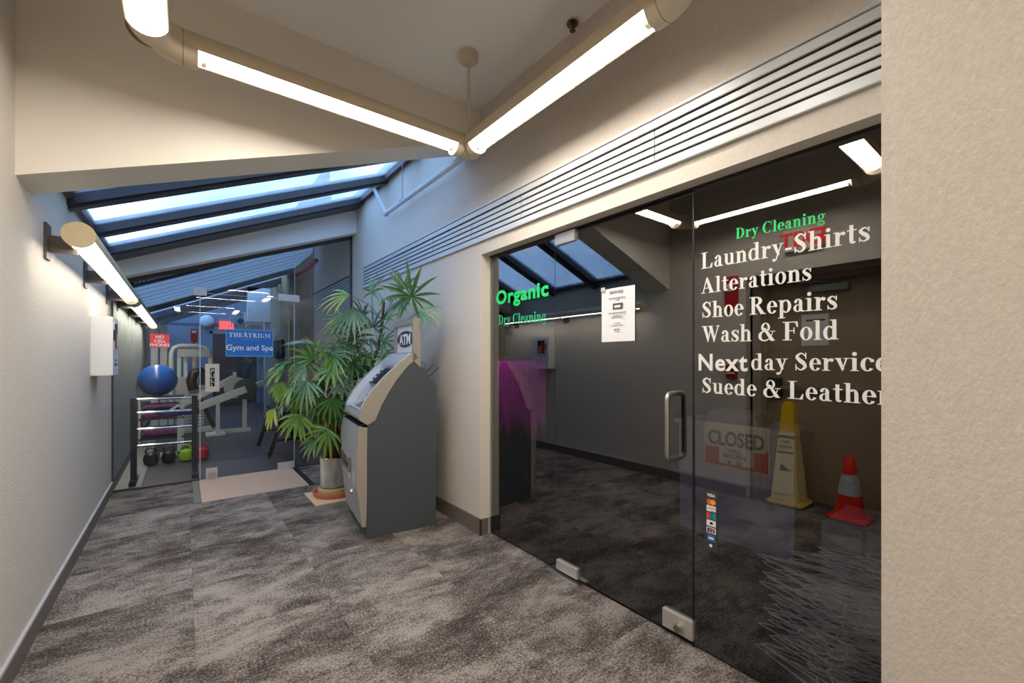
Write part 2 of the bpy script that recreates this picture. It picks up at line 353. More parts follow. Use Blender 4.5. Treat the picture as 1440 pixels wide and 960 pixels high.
def fit(name, u0, v0, u1, v1, Y, par, m=M_STEELW, t=.018):
    a = onY(u0, v0, Y); c = onY(u1, v1, Y); return MB().box(a.x, c.x, Y-t, Y+t+.01, c.z, a.z, bev=.003).build(name, m, par)
fit('top_patch', 272, 403, 291, 416, YG, d1); fit('top_patch', 391, 413, 421, 425, YG, d1)
p = fit('lock_patch', 290, 659, 306, 674, YG, d1)
c = onY(298, 666.5, YG); MB().tube([(c.x, YG-.03, c.z), (c.x, YG-.018, c.z)], .042, 20).tube([(c.x, YG-.04, c.z), (c.x, YG-.03, c.z)], .026, 20).build('lock_cylinder', M_METAL, p, True)
fit('bottom_patch', 391, 651, 414, 661, YG, d1)
hb = fit('pull_box', 289, 511.5, 308.5, 550, YG, d1, mat('tan pull plate', (206, 198, 182), .45), t=.04)
# ---------------------------------------------------------------- storefront
def yz(u, v): q = onX(u, v, XG); return q.y, q.z
YJ, YD0, YD1, YE = 2.89, 2.113, 1.134, .283
sf = S(empty('window_3', (XG, 2.5, 0)))
B('pane', M_STORE, sf, XG, XG+.010, YD0+.003, YJ, .012, 2.238)
sf2 = S(empty('window_4', (XG, .7, 0)))
B('pane', M_STORE, sf2, XG, XG+.010, YE, YD1-.008, .012, 2.238)
B('dark_gasket', M_BLACKGAP, sf2, XG-.002, XG+.012, YD1-.009, YD1-.001, 0, 2.238)
B('head_gasket', M_BLACKGAP, sf2, XG-.003, XG+.013, YE, YJ, 2.236, 2.25)
S(B('trim_5', M_BLACKGAP, None, XG+.02, XG+.08, YJ-.001, YJ+.02, 0, 2.25))
d4 = S(empty('door_4', (XG, YD0, 0)))
B('glass_pane', M_STORE, d4, XG, XG+.010, YD1, YD0, .02, 2.228)
B('glass_edge', M_BLACKGAP, d4, XG-.0005, XG+.0105, YD0-.001, YD0+.002, .02, 2.228)
def fitx(name, u0, v0, u1, v1, par, zz=None, m=M_STEELW, t=.016):
    a = onX(u0, v0, XG-t); c = onX(u1, v1, XG-t); z0, z1 = zz; return MB().box(XG-t, XG+t+.01, c.y, a.y, z0, z1, bev=.003).build(name, m, par)
fitx('top_patch', 780, 330, 808, 330, d4, (2.165, 2.238), m=mat('brushed plate', (200, 196, 190), .4, metal=.5))
fitx('bottom_patch', 782, 795, 811, 800, d4, (.018, .083), m=mat('brushed plate'))
lp = fitx('lock_patch', 931, 870, 974, 880, d4, (.03, .125), m=mat('brushed plate'))
q = onX(955, 885, XG-.02); MB().tube([(XG-.016, q.y, .07), (XG-.042, q.y, .07)], .019, 22).build('lock_cylinder', M_METAL, lp, True)
B('floor_plate', M_METAL, d4, XG-.055, XG+.06, 1.86, 2.16, .0, .005, bev=.001)
def pull(x, m, par):
    y = 1.225; z0, z1 = .905, 1.235; r = .03; s = 1 if x < XG else -1; pts = [(XG-.001*s, y, z0)]
    for k in range(7): a = k/6*PI/2; pts.append((x+s*(r-r*math.sin(a)), y, z0+r-r*math.cos(a)))
    for k in range(7): a = k/6*PI/2; pts.append((x+s*(r-r*math.cos(a)), y, z1-r+r*math.sin(a)))
    pts.append((XG-.001*s, y, z1))
    return MB().tube(pts, .0125, 14).build('pull_handle', m, par, True)
pull(XG-.075, M_METAL, d4); pull(XG+.085, mat('dark steel', (60, 60, 60), .3, metal=1), d4)
# ================================================================ SHOP INTERIOR
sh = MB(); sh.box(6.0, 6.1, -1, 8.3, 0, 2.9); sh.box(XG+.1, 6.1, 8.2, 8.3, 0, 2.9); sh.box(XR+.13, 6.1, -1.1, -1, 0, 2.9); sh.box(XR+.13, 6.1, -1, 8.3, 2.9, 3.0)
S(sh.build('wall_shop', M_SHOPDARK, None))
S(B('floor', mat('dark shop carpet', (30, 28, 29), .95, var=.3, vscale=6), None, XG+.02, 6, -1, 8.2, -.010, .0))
ct = empty('counter', (3.6, 1.6, 0), 'pale grey shop counter seen through the tinted glass behind the CLOSED sign', 'counter')
M_CT = mat('pale grey laminate', (226, 230, 238), .5); M_CTD = mat('slate blue panel', (160, 172, 200), .6)
B('top', M_CT, ct, 3.30, 3.72, 1.15, 2.05, .88, .915, bev=.004); B('front_panel', M_CT, ct, 3.34, 3.37, 1.17, 2.03, .47, .88)
B('recessed_panel', M_CTD, ct, 3.355, 3.38, 1.17, 2.03, 0, .47); B('side_panel', M_SHOPDARK, ct, 3.36, 3.70, 1.16, 1.18, 0, .88)
mb = MB()
for i in range(4): mb.box(3.36, 3.66, 1.40+.01*i, 1.85-.02*i, .915+.022*i, .935+.022*i, bev=.009)
cl = mb.build('folded_laundry', mat('pale plastic wrapped cloth', (190, 195, 200), .4, bump=.6, bscale=12), None, True); tag(cl, 'folded laundry in clear plastic lying on the shop counter', 'laundry')
bn = empty('storage_bin', (3.05, .55, 0), 'pale grey bin with a dark strip, low behind the glass beside the pier', 'bin')
B('body', mat('bin grey', (150, 156, 166), .6), bn, 2.85, 3.3, .30, .86, 0, .50, bev=.006); B('dark_strip', M_BLACK, bn, 2.843, 2.85, .66, .675, .05, .50)
# magenta ombre drape: cloth with a colour edge of its own
def drape_mat():
    m = bpy.data.materials.new('magenta ombre cloth'); m.use_nodes = True; n = m.node_tree; b = n.nodes['Principled BSDF']; L = n.links.new
    t = n.nodes.new('ShaderNodeNewGeometry'); sp = n.nodes.new('ShaderNodeSeparateXYZ'); L(t.outputs['Position'], sp.inputs[0])
    mp = n.nodes.new('ShaderNodeMapping'); mp.inputs['Scale'].default_value = (8, 8, 1.2); L(t.outputs['Position'], mp.inputs[0])
    q = n.nodes.new('ShaderNodeTexNoise'); q.inputs['Scale'].default_value = 1.5; q.inputs['Detail'].default_value = 5; L(mp.outputs[0], q.inputs[0])
    a = n.nodes.new('ShaderNodeMath'); a.operation = 'MULTIPLY_ADD'; a.inputs[1].default_value = 1.1; L(q.outputs[0], a.inputs[0]); L(sp.outputs[2], a.inputs[2])
    r = n.nodes.new('ShaderNodeValToRGB'); e = r.color_ramp.elements; e[0].position = .58; e[0].color = (.004, .005, .012, 1); e[1].position = .72; e[1].color = (.85, .02, .75, 1)
    v = n.nodes.new('ShaderNodeMath'); v.operation = 'MULTIPLY'; v.inputs[1].default_value = .5; L(a.outputs[0], v.inputs[0]); L(v.outputs[0], r.inputs[0]); L(r.outputs[0], b.inputs['Base Color']); b.inputs['Roughness'].default_value = .7
    return m
dr = empty('hanging_drape', (2.75, 3.3, 1.75), 'magenta drape fading to black at its hem, hanging inside the shop', 'drape')
mb = MB(); N = 60; rows = []
for j in range(13):
    z = 1.40-j*.105; rows.append([mb.b.verts.new((2.75+.03*math.sin(i*.9)*(1+.3*j/12), 3.06+i/N*.80, z)) for i in range(N+1)])
for j in range(12):
    for i in range(N): mb.b.faces.new((rows[j][i], rows[j][i+1], rows[j+1][i+1], rows[j+1][i]))
c = mb.build('cloth', drape_mat(), dr, True); md = c.modifiers.new('thickness', 'SOLIDIFY'); md.thickness = .006
MB().tube([(2.75, 3.03, 1.42), (2.75, 3.89, 1.42)], .014, 12).build('rail', M_BLACK, dr, True)
for y in (3.04, 3.88): MB().tube([(2.75, y, 0.0), (2.75, y, 1.42)], .012, 10).build('rail_post', M_BLACK, dr, True)
# unseen magenta tube light added behind the wall to brighten the drape
nl = empty('added_magenta_lamp', (2.3, 4.4, 1.6), 'unseen magenta tube lamp added behind the wall to light the drape', 'lamp')
MB().tube([(2.25, 3.5, 1.9), (2.25, 4.3, 1.9)], .016, 12).build('tube', mat('magenta tube', (255, 60, 230), .4, emit=(1, .12, .85), es=17), nl, True)
B('fixture', M_BLACK, nl, 2.2, 2.23, 3.46, 4.34, 1.87, 1.93)
# CLOSED sign inside the glass
def TXT(s, size, loc, rot, m, parent, name='lettering', ext=.0006, bold=0, ax='CENTER', xs=1.0, sp=1.0):
    c = bpy.data.curves.new(name, 'FONT'); c.body = s; c.size = size; c.extrude = ext; c.offset = bold; c.align_x = ax; c.space_character = sp; c.resolution_u = 3
    o = bpy.data.objects.new(name, c); COL.objects.link(o); c.materials.append(m); o.location = loc; o.rotation_euler = rot; o.scale = (xs, 1, 1)
    if parent: o.parent = parent; o.matrix_parent_inverse = Matrix.Translation(-WORLDLOC(parent))
    TEXTS.append(o); return o
TEXTS = []
RX = (PI/2, 0, -PI/2)      # reads left to right for an observer in the corridor looking toward +X
RYM = (PI/2, 0, 0)         # faces -Y
RLW = (PI/2, 0, PI/2)      # faces +X
a = onX(991, 592, XG+.035); c = onX(1084, 599, XG+.035)
cs = empty('closed_sign', (XG+.03, (a.y+c.y)/2, a.z-.1), 'red and white CLOSED WILL RETURN sign hanging inside the glass', 'sign')
y1, y0, zt = a.y, c.y, a.z; zl = onX(992, 652, XG+.035).z; ym = (y0+y1)/2
MB().box(XG+.03, XG+.036, y0, y1, zl, zt, bev=.001).build('board', mat('cream sign', (222, 212, 190), .6), cs)
B('red_field', mat('faded red', (190, 44, 40), .6), cs, XG+.0285, XG+.030, y0+.008, y1-.008, zl+.01, zl+(zt-zl)*.50)
B('panel', mat('cream sign'), cs, XG+.0275, XG+.0285, y0+.07, y1-.075, zl+.022, zl+(zt-zl)*.60)
B('plate', mat('cream sign'), cs, XG+.0272, XG+.0284, y0+.018, y1-.012, zl+(zt-zl)*.46, zt-.018)
TXT('CLOSED', .092, (XG+.026, ym, zl+(zt-zl)*.52), RX, mat('dull sign ink', (74, 62, 56), .7), cs, bold=.003, xs=.74)
TXT('WILL', .027, (XG+.026, ym+.003, zl+(zt-zl)*.36), RX, M_INK, cs, bold=.0008); TXT('RETURN', .027, (XG+.026, ym+.003, zl+(zt-zl)*.245), RX, M_INK, cs, bold=.0008)
TXT('4 : 30', .03, (XG+.026, ym, zl+(zt-zl)*.10), RX, mat('dull sign ink'), cs, bold=.001)
# ---------------------------------------------------------------- wire hangers heaped on the floor
def hanger():
    mb = MB(); pts = [(-.20, 0, 0), (-.185, .012, 0), (-.02, .10, 0), (0, .112, 0), (.02, .10, 0), (.185, .012, 0), (.20, 0, 0), (.185, -.008, 0), (0, -.012, 0), (-.185, -.008, 0), (-.20, 0, 0)]
    mb.tube(pts, .0022, 5, cap=False); mb.tube([(0, .112, 0), (0, .14, 0), (.012, .158, 0), (.03, .165, 0), (.045, .155, 0), (.05, .135, 0)], .0022, 5)
    return mb
rnd = random.Random(3)
hg = hanger().build('wire_hanger', mat('white coated wire', (225, 230, 236), .4), None, True)
NH = 74
for i in range(NH):
    o = hg if i == 0 else hg.copy()
    if i: COL.objects.link(o)
    row = i % 3; lev = i//3
    o.location = (2.26+row*.17+rnd.uniform(-.03, .03), .62-.06*row+rnd.uniform(-.05, .05), .006+i*.0064)
    o.rotation_euler = (0, 0, PI/2+rnd.uniform(-.22, .22)+.15+(PI if i % 3 == 1 else 0)); o.scale = (1.35, 1.35, 1.35)
    tag(o, 'thin wire coat hanger in the heap on the floor behind the storefront glass', 'hanger', 'wire hangers heaped behind the glass')

# ================================================================ LETTERING (own serif alphabet, drawn here)
def Rg(cx, cy, rx, ry, sx, sy, a0=0, a1=360, n=20):
    out = []
    n = max(4, int(abs(a1-a0)/15))
    for i in range(n):
        t0 = math.radians(a0+(a1-a0)*i/n); t1 = math.radians(a0+(a1-a0)*(i+1)/n)
        o = lambda t, e: (cx+(rx-e*sx)*math.cos(t), cy+(ry-e*sy)*math.sin(t))
        out.append([o(t0, 0), o(t1, 0), o(t1, 1), o(t0, 1)])
    return out
def Q(x0, y0, x1, y1): return [[(x0, y0), (x1, y0), (x1, y1), (x0, y1)]]
def P4(*p): return [list(p)]
def Rb(pts, ws):
    out = []; n = len(pts); L_ = []
    for i in range(n):
        a = Vector(pts[max(0, i-1)]); b = Vector(pts[min(n-1, i+1)]); d = (b-a).normalized(); nn = Vector((-d.y, d.x)); p = Vector(pts[i]); w_ = ws[i]/2 if isinstance(ws, (list, tuple)) else ws/2
        L_.append((tuple(p+nn*w_), tuple(p-nn*w_)))
    for i in range(n-1): out.append([L_[i][0], L_[i+1][0], L_[i+1][1], L_[i][1]])
    return out
def dot(cx, cy, r): return [[(cx+r*math.cos(k*PI/6), cy+r*math.sin(k*PI/6)) for k in range(12)]]
def sf_(x0, x1, y): return Q(x0, y-(.045 if y > .5 else 0), x1, y+(0 if y > .5 else .045))
def crom(pts, k=5):
    out = []; P = [Vector(p) for p in pts]; P = [P[0]*2-P[1]]+P+[P[-1]*2-P[-2]]
    for i in range(1, len(P)-2):
        for j in range(k):
            t = j/k; a, b, c, d = P[i-1:i+3]
            out.append(tuple(.5*((2*b)+(c-a)*t+(2*a-5*b+4*c-d)*t*t+(3*b-a-3*c+d)*t**3)))
    out.append(tuple(P[-2])); return out
def Ss(W, H):
    pts = crom([(.86*W, .80*H), (.52*W, .965*H), (.20*W, .78*H), (.40*W, .58*H), (.70*W, .40*H), (.80*W, .20*H), (.48*W, .035*H), (.12*W, .20*H)])
    n = len(pts); ws = []
    for i in range(n):
        t = i/(n-1); ws.append((.06+.16*math.exp(-((t-.5)/.20)**2)+.05*math.exp(-((t-.27)/.09)**2)+.05*math.exp(-((t-.73)/.09)**2))*H**.4)
    return Rb(pts, ws)+Q(.82*W, .66*H, .86*W+.03, .99*H)+Q(.08*W, .01*H, .12*W+.03, .34*H)
def G(ch):
    st = .19; x = .68
    if ch == ' ': return [], .26
    if ch == 'o': return Rg(.31, .34, .29, .355, .17, .05), .62
    if ch == 'e': return Rg(.30, .34, .28, .355, .18, .05, 0, 325)+Q(.13, .35, .565, .40), .58
    if ch == 'c': return Rg(.31, .34, .29, .355, .19, .05, 48, 322)+dot(.49, .53, .085), .57
    if ch == 'a': return Rg(.25, .19, .215, .20, .15, .05, 70, 380)+Q(.31, .08, .48, .50)+Rg(.275, .48, .205, .21, .16, .05, 0, 160)+dot(.15, .53, .075)+Q(.48, .0, .60, .05)+Q(.40, .0, .50, .12), .60
    if ch in 'dq': return Rg(.29, .34, .27, .355, .17, .06, 45, 315)+Q(.42, 0, .60, 1.0)+sf_(.32, .5, 1.0)+sf_(.5, .69, 0), .71
    if ch == 'b': return Rg(.40, .34, .27, .355, .17, .06, -135, 135)+Q(.08, 0, .26, 1)+sf_(0, .2, 1), .7
    if ch == 'p': return Rg(.40, .34, .28, .355, .17, .06, -135, 135)+Q(.09, -.30, .27, .68)+sf_(0, .2, x)+sf_(.0, .37, -.30), .71
    if ch == 'l': return Q(.09, 0, .27, 1)+sf_(0, .2, 1)+sf_(0, .36, 0), .37
    if ch == 'i': return Q(.09, 0, .27, .66)+sf_(0, .2, x)+sf_(0, .36, 0)+dot(.18, .88, .105), .37
    if ch == 'h': return Q(.09, 0, .27, 1)+sf_(0, .2, 1)+sf_(0, .35, 0)+Rg(.395, .42, .215, .27, .17, .075, 0, 140)+Q(.44, 0, .61, .43)+sf_(.37, .69, 0), .70
    if ch == 'n': return Q(.09, 0, .27, .66)+sf_(0, .2, x)+sf_(0, .35, 0)+Rg(.395, .42, .215, .27, .17, .075, 0, 140)+Q(.44, 0, .61, .43)+sf_(.37, .69, 0), .70
    if ch == 'r': return Q(.09, 0, .27, .66)+sf_(0, .2, x)+sf_(0, .37, 0)+Rb([(.25, .45), (.33, .6), (.42, .62)], [.06, .08, .1])+dot(.44, .57, .09), .53
    if ch == 'u': return Q(.09, .22, .26, .66)+sf_(0, .2, x)+Rg(.305, .25, .215, .26, .17, .08, 180, 320)+Q(.44, 0, .61, .66)+sf_(.36, .5, x)+sf_(.5, .70, 0), .71
    if ch == 't': return Q(.12, .12, .29, .90)+Q(.02, .62, .42, .68)+Rg(.27, .17, .15, .18, .15, .07, 180, 330), .44
    if ch == 's': return Ss(.50, .68), .49
    if ch == 'v': return P4((.06, .66), (.25, .66), (.43, .1), (.33, 0))+P4((.30, 0), (.36, .0), (.56, .66), (.49, .66))+sf_(0, .3, x)+sf_(.40, .64, x), .64
    if ch == 'y': return P4((.06, .66), (.25, .66), (.43, .1), (.33, 0))+P4((.49, .66), (.56, .66), (.26, -.22), (.19, -.20))+sf_(0, .3, x)+sf_(.40, .64, x)+dot(.13, -.19, .085), .64
    if ch == 'g': return Rg(.29, .45, .235, .24, .14, .05)+Rg(.30, -.08, .28, .21, .10, .06)+Rb([(.20, .24), (.12, .17), (.16, .10), (.40, .09)], [.05, .07, .09, .09])+Q(.45, .58, .62, .64), .62
    if ch == 'L': return Q(.12, 0, .32, 1)+sf_(0, .46, 1)+sf_(0, .70, 0)+P4((.44, .0), (.74, .0), (.78, .30), (.72, .30), (.60, .05)), .82
    if ch == 'D': return Q(.12, 0, .32, 1)+Rg(.34, .5, .50, .5, .21, .05, -90, 90)+Q(.0, 0, .36, .05)+Q(0, .95, .36, 1), .90
    if ch == 'C': return Rg(.47, .5, .44, .52, .22, .05, 50, 318)+Q(.77, .64, .82, 1.0), .88
    if ch == 'A': return P4((.38, 1), (.48, 1), (.87, 0), (.64, 0), (.36, .78))+P4((.38, 1), (.43, .93), (.17, 0), (.10, 0))+Q(.20, .30, .64, .35)+sf_(0, .30, 0)+sf_(.52, .96, 0), .96
    if ch == 'S': return Ss(.66, 1.0), .68
    if ch == 'R': return Q(.12, 0, .32, 1)+sf_(0, .44, 1)+sf_(0, .44, 0)+Rg(.38, .755, .34, .245, .2, .05, -90, 90)+Q(.3, .95, .40, 1)+Q(.3, .51, .40, .56)+P4((.34, .53), (.52, .53), (.88, 0), (.64, 0))+sf_(.64, .94, 0), .93
    if ch == 'W': return P4((.08, 1), (.29, 1), (.50, .2), (.40, 0))+P4((.37, 0), (.43, 0), (.66, .9), (.60, 1))+P4((.46, 1), (.68, 1), (.90, .2), (.80, 0))+P4((.77, 0), (.84, 0), (1.12, 1), (1.05, 1))+sf_(0, .36, 1)+sf_(.40, .74, 1)+sf_(.95, 1.2, 1), 1.2
    if ch == 'F': return Q(.12, 0, .32, 1)+sf_(0, .46, 0)+Q(0, .95, .74, 1)+P4((.69, 1), (.74, 1), (.76, .70), (.70, .70), (.6, .95))+Q(.3, .49, .56, .54)+Q(.54, .36, .59, .68), .80
    if ch == 'T': return Q(.30, 0, .50, 1)+Q(0, .93, .80, 1)+Q(0, .72, .05, 1)+Q(.75, .72, .80, 1)+sf_(.2, .6, 0), .86
    if ch == 'H': return Q(.1, 0, .28, 1)+Q(.6, 0, .78, 1)+Q(.2, .47, .7, .53)+sf_(0, .38, 0)+sf_(.5, .88, 0)+sf_(0, .38, 1)+sf_(.5, .88, 1), .94
    if ch == 'E': return Q(.1, 0, .29, 1)+Q(0, .94, .66, 1)+Q(0, 0, .68, .06)+Q(.3, .47, .52, .53)+Q(.61, .74, .66, 1)+Q(.63, 0, .68, .28)+Q(.50, .36, .54, .64), .76
    if ch == 'I': return Q(.12, 0, .31, 1)+sf_(0, .43, 0)+sf_(0, .43, 1), .49
    if ch == 'U': return Q(.1, .3, .28, 1)+Rg(.42, .33, .32, .34, .18, .06, 180, 360)+Q(.68, .3, .74, 1)+sf_(0, .38, 1)+sf_(.58, .84, 1), .9
    if ch == 'M': return Q(.1, 0, .16, 1)+P4((.1, 1), (.3, 1), (.56, .2), (.5, 0))+P4((.5, 0), (.56, .2), (.86, 1), (.8, 1))+Q(.8, 0, .99, 1)+sf_(0, .26, 0)+sf_(.7, 1.08, 0)+sf_(0, .3, 1)+sf_(.8, 1.08, 1), 1.14
    if ch == '&': return Rg(.42, .75, .24, .26, .13, .05, -60, 250)+Rg(.34, .27, .32, .29, .18, .06, 60, 300)+P4((.26, .72), (.42, .72), (.92, .0), (.68, .0))+Rb([(.45, .02), (.66, .14), (.80, .46)], [.06, .05, .05])+sf_(.66, .94, .5), .98
    if ch == '-': return Q(.04, .24, .36, .36), .42
    return Q(0, 0, .4, .9), .5
def serif(text, p0, p1, m, parent, capf, X, tr=.04):
    """text on the plane x = X from baseline point p0 to p1 (y, z pairs); capf = cap height in metres"""
    adv = [G(c) for c in text]; tot = sum(a[1]+tr for a in adv)-tr
    mb = MB(); k0 = 0; cx = 0
    (ya, za), (yb_, zb_) = p0, p1
    for i, (gl, ad) in enumerate(adv):
        for q in gl:
            k0 += 1
            pts = [(X-.00003*(k0 % 9), ya+(yb_-ya)*(cx+px)/tot, za+(zb_-za)*(cx+px)/tot+py*capf) for px, py in q]
            try: mb.b.faces.new([mb.b.verts.new(p) for p in pts])
            except Exception: pass
        cx += ad+tr
    return mb.build('lettering', m, parent)
XT = XG-.0012
def gp(u, v): q = onX(u, v, XT); return (q.y, q.z)
def line(text, u0, v0, u1, v1, caps_px, parent, m):
    a = gp(u0, v0); c = gp(u1, v1); s = XT/rd(u0, v0).x; return serif(text, a, c, m, parent, caps_px*s, XT)
line('Dry Cleaning', 1034.7, 336, 1161, 311, 15.0, sf2, M_GREEN)
line('Laundry-Shirts', 986, 378.4, 1224, 338, 22.5, sf2, M_LETTER)
line('Alterations', 986, 413, 1141.6, 393.5, 21.5, sf2, M_LETTER)
line('Shoe Repairs', 987, 447, 1178, 434.5, 22.5, sf2, M_LETTER)
line('Wash & Fold', 987, 481, 1180, 477, 22.5, sf2, M_LETTER)
line('day Service', 1056, 520, 1252, 522, 23, sf2, M_LETTER)
line('Suede & Leather', 987, 552, 1254, 570, 21.5, sf2, M_LETTER)
line('Dry Cleaning', 701, 456.5, 768, 451.5, 13.5, sf, mat('teal green vinyl', (40, 190, 130), .6))
def sans(text, u0, v0, u1, v1, cap_px, parent, m, bold):
    a = gp(u0, v0); c = gp(u1, v1); s = XT/rd(u0, v0).x; size = cap_px*s/.72
    o = TXT(text, size, (XT, a[0], a[1]), RX, m, parent, bold=bold*size, ax='LEFT', ext=.0003, sp=1.1)
    bpy.context.view_layer.update(); wd = o.dimensions.x
    need = math.hypot(a[0]-c[0], a[1]-c[1]); o.scale = (need/wd, 1, 1)
    o.rotation_euler = (PI/2-0, 0, -PI/2); return o
sans('Organic', 697.6, 428, 771, 420, 18.5, sf, M_GREEN, .035)
sans('Next', 981, 520, 1049.7, 520.5, 23, sf2, M_LETTER, .022)
# paper notice on the door
a = onX(846.5, 408, XT); c = onX(893.5, 401, XT); zl = onX(846, 481, XT).z
pn = empty('paper_notice', (XT, (a.y+c.y)/2, 1.5), 'white paper notice with a small picture, taped to the glass shop door', 'notice')
z1 = a.z; H = z1-zl
mb = MB(); N = 8
for i in range(N):
    y_0 = c.y+(a.y-c.y)*i/N; y_1 = c.y+(a.y-c.y)*(i+1)/N; d0 = .003*math.sin(i*1.1); d1_ = .003*math.sin((i+1)*1.1)
    mb.prism([(XT-.004+d0, y_0, zl), (XT-.004+d1_, y_1, zl), (XT-.004+d1_, y_1, z1), (XT-.004+d0, y_0, z1)], (.0008, 0, 0))
mb.build('sheet', M_PAPER, pn)
xi = XT-.0085; yc = (a.y+c.y)/2; W_ = a.y-c.y
B('picture', M_INK, pn, xi, xi+.001, yc-.16*W_, yc+.13*W_, zl+.60*H, zl+.71*H); B('picture_highlight', M_PAPER, pn, xi-.0006, xi, yc-.10*W_, yc+.08*W_, zl+.63*H, zl+.67*H)
mb = MB()
for fz, fw, hh in ((.90, .34, .014), (.80, .46, .006), (.765, .12, .006), (.52, .5, .007), (.47, .26, .005), (.44, .34, .005), (.33, .18, .004), (.29, .34, .004), (.215, .15, .006), (.18, .12, .004)):
    x_ = yc-fw*W_/2
    while x_ < yc+fw*W_/2: l_ = .006+rnd.random()*.012; mb.box(xi, xi+.0005, x_, x_+l_, zl+fz*H, zl+fz*H+hh); x_ += l_+.004
mb.build('printed_lines', mat('pale grey print', (140, 140, 146), .8), pn)['kind'] = 'stuff'
B('tape', mat('tape', (200, 200, 205), .3), pn, xi, xi+.001, a.y-.03, a.y-.0, z1-.01, z1+.012)
# card decal strip
a = onX(991.5, 688, XT); c = onX(1009.5, 690, XT); zl = onX(991.5, 771, XT).z; H = a.z-zl; W_ = a.y-c.y; yc = (a.y+c.y)/2
cd_ = empty('card_decal', (XT, yc, zl), 'black strip of payment card logos stuck on the storefront glass', 'decal')
B('strip', mat('charcoal decal', (62, 62, 60), .5), cd_, XT-.001, XT, c.y, a.y, zl, a.z)
xd = XT-.0016
def dec(name, col, f0, f1, w0=-.36, w1=.36): return B(name, mat('decal %s' % (col,), col, .5), cd_, xd, xd+.0006, yc-w1*W_, yc-w0*W_, zl+f0*H, zl+f1*H)
TXT('VISA', .019, (xd-.0004, yc, zl+.905*H), RX, M_LETTER, cd_, bold=.0006, ext=.0002)
for dy, col in ((.14, (235, 90, 50)), (-.14, (250, 160, 50))):
    MB().tube([(xd+.0001*(dy > 0), yc+dy*W_, zl+.815*H), (xd+.0006, yc+dy*W_, zl+.815*H)], .0125, 20).build('circle_logo', mat('decal %s' % (col,), col, .5), cd_)
dec('card_logo', (232, 230, 224), .655, .755); B('orange_corner', mat('decal o', (250, 130, 40), .5), cd_, xd-.0004, xd, yc-.36*W_, yc+.0*W_, zl+.655*H, zl+.675*H)
TXT('DISCOVER', .0075, (xd-.0006, yc, zl+.70*H), RX, M_INK, cd_, ext=.0001)
dec('card_logo', (225, 70, 60), .53, .635, -.36, -.12); dec('card_logo', (30, 110, 160), .53, .635, -.12, .12); dec('card_logo', (20, 150, 130), .53, .635, .12, .36)
dec('card_logo', (232, 230, 224), .41, .51); dec('circle_patch', (50, 90, 150), .44, .48, -.1, .12)
dec('card_logo', (232, 230, 224), .29, .39); dec('blue_bar', (30, 70, 160), .30, .38, -.30, -.12).location.x = -.0003; dec('red_bar', (210, 30, 50), .30, .38, -.09, .09).location.x = -.0003; dec('green_bar', (30, 150, 70), .30, .38, .12, .30).location.x = -.0003
dec('card_logo', (30, 110, 200), .16, .265, -.28, .28); B('white_word', M_LETTER, cd_, xd-.0005, xd, yc-.2*W_, yc+.2*W_, zl+.195*H, zl+.225*H)
MB().tube([(xd, yc+.03*W_, zl+.085*H), (xd+.0006, yc+.03*W_, zl+.085*H)], .0075, 14).build('tap_mark', M_LETTER, cd_)
# gym signs
YS = YG-.003
def gsign(name, u0, v0, u1, v1, m, label):
    a = onY(u0, v0, YS); c = onY(u1, v1, YS); r = empty(name, ((a.x+c.x)/2, YS, c.z), label, 'sign'); B('board', m, r, a.x, c.x, YS-.004, YS, c.z, a.z)
    fr = MB(); t = .006
    return r, a, c
r, a, c = gsign('gym_sign', 318.5, 463, 383.5, 500.5, M_SIGNB, 'blue Gym and Spa sign on the glass gym door'); W_ = c.x-a.x; H = a.z-c.z
for bx in ((a.x-.006, a.x, c.z, a.z), (c.x, c.x+.006, c.z, a.z), (a.x-.006, c.x+.006, c.z-.006, c.z), (a.x-.006, c.x+.006, a.z, a.z+.006)): B('rim', mat('pale blue rim', (110, 190, 225), .4), r, bx[0], bx[1], YS-.004, YS, bx[2], bx[3])
xm = (a.x+c.x)/2
def serifY(text, x0, x1, z, cap, m, parent, Y, tr=.04, big=()):
    adv = [G(ch) for ch in text]; tot = sum(g[1]+tr for g in adv)-tr; mb = MB(); cx = 0; k = 0
    for i, (gl, ad) in enumerate(adv):
        h = cap*(1.28 if i in big else 1)
        for q in gl:
            k += 1; mb.b.faces.new([mb.b.verts.new((x0+(x1-x0)*(cx+px)/tot, Y-.00004*(k % 9), z+py*h)) for px, py in q])
        cx += ad+tr
    return mb.build('lettering', m, parent)
serifY('THEATRIUM', a.x+.05*W_, c.x-.05*W_, c.z+.72*H, .052, M_LETTER, r, YS-.006, big=(3,))
TXT('CONDOMINIUM', .022, (xm, YS-.006, c.z+.61*H), RYM, mat('pale blue rim'), r, sp=1.35)
TXT('Gym and Spa', .094, (xm, YS-.006, c.z+.22*H), RYM, M_LETTER, r, bold=.0012)
r, a, c = gsign('phone_sign', 211.5, 469, 238.5, 489, M_SIGNR, 'red NO CELL PHONES sign on the fixed glass beside the gym door'); xm = (a.x+c.x)/2; H = a.z-c.z
for k, (t, s) in enumerate((('NO', .046), ('CELL', .046), ('PHONES', .046))): TXT(t, s, (xm, YS-.006, c.z+H*(.68-.29*k)), RYM, M_LETTER, r, bold=.001, xs=1.0)
a = onY(289, 511.5, YG-.04); c = onY(308.5, 550, YG-.04); xm = (a.x+c.x)/2
B('pull_strip', M_DARK, hb, xm-.022, xm+.022, YG-.043, YG-.039, c.z+.06, a.z-.05)
for k, ch in enumerate('PULL'): TXT(ch, .062, (xm, YG-.0445, a.z-.105-k*.057), RYM, mat('cream letter', (220, 205, 170), .6), hb, bold=.001)
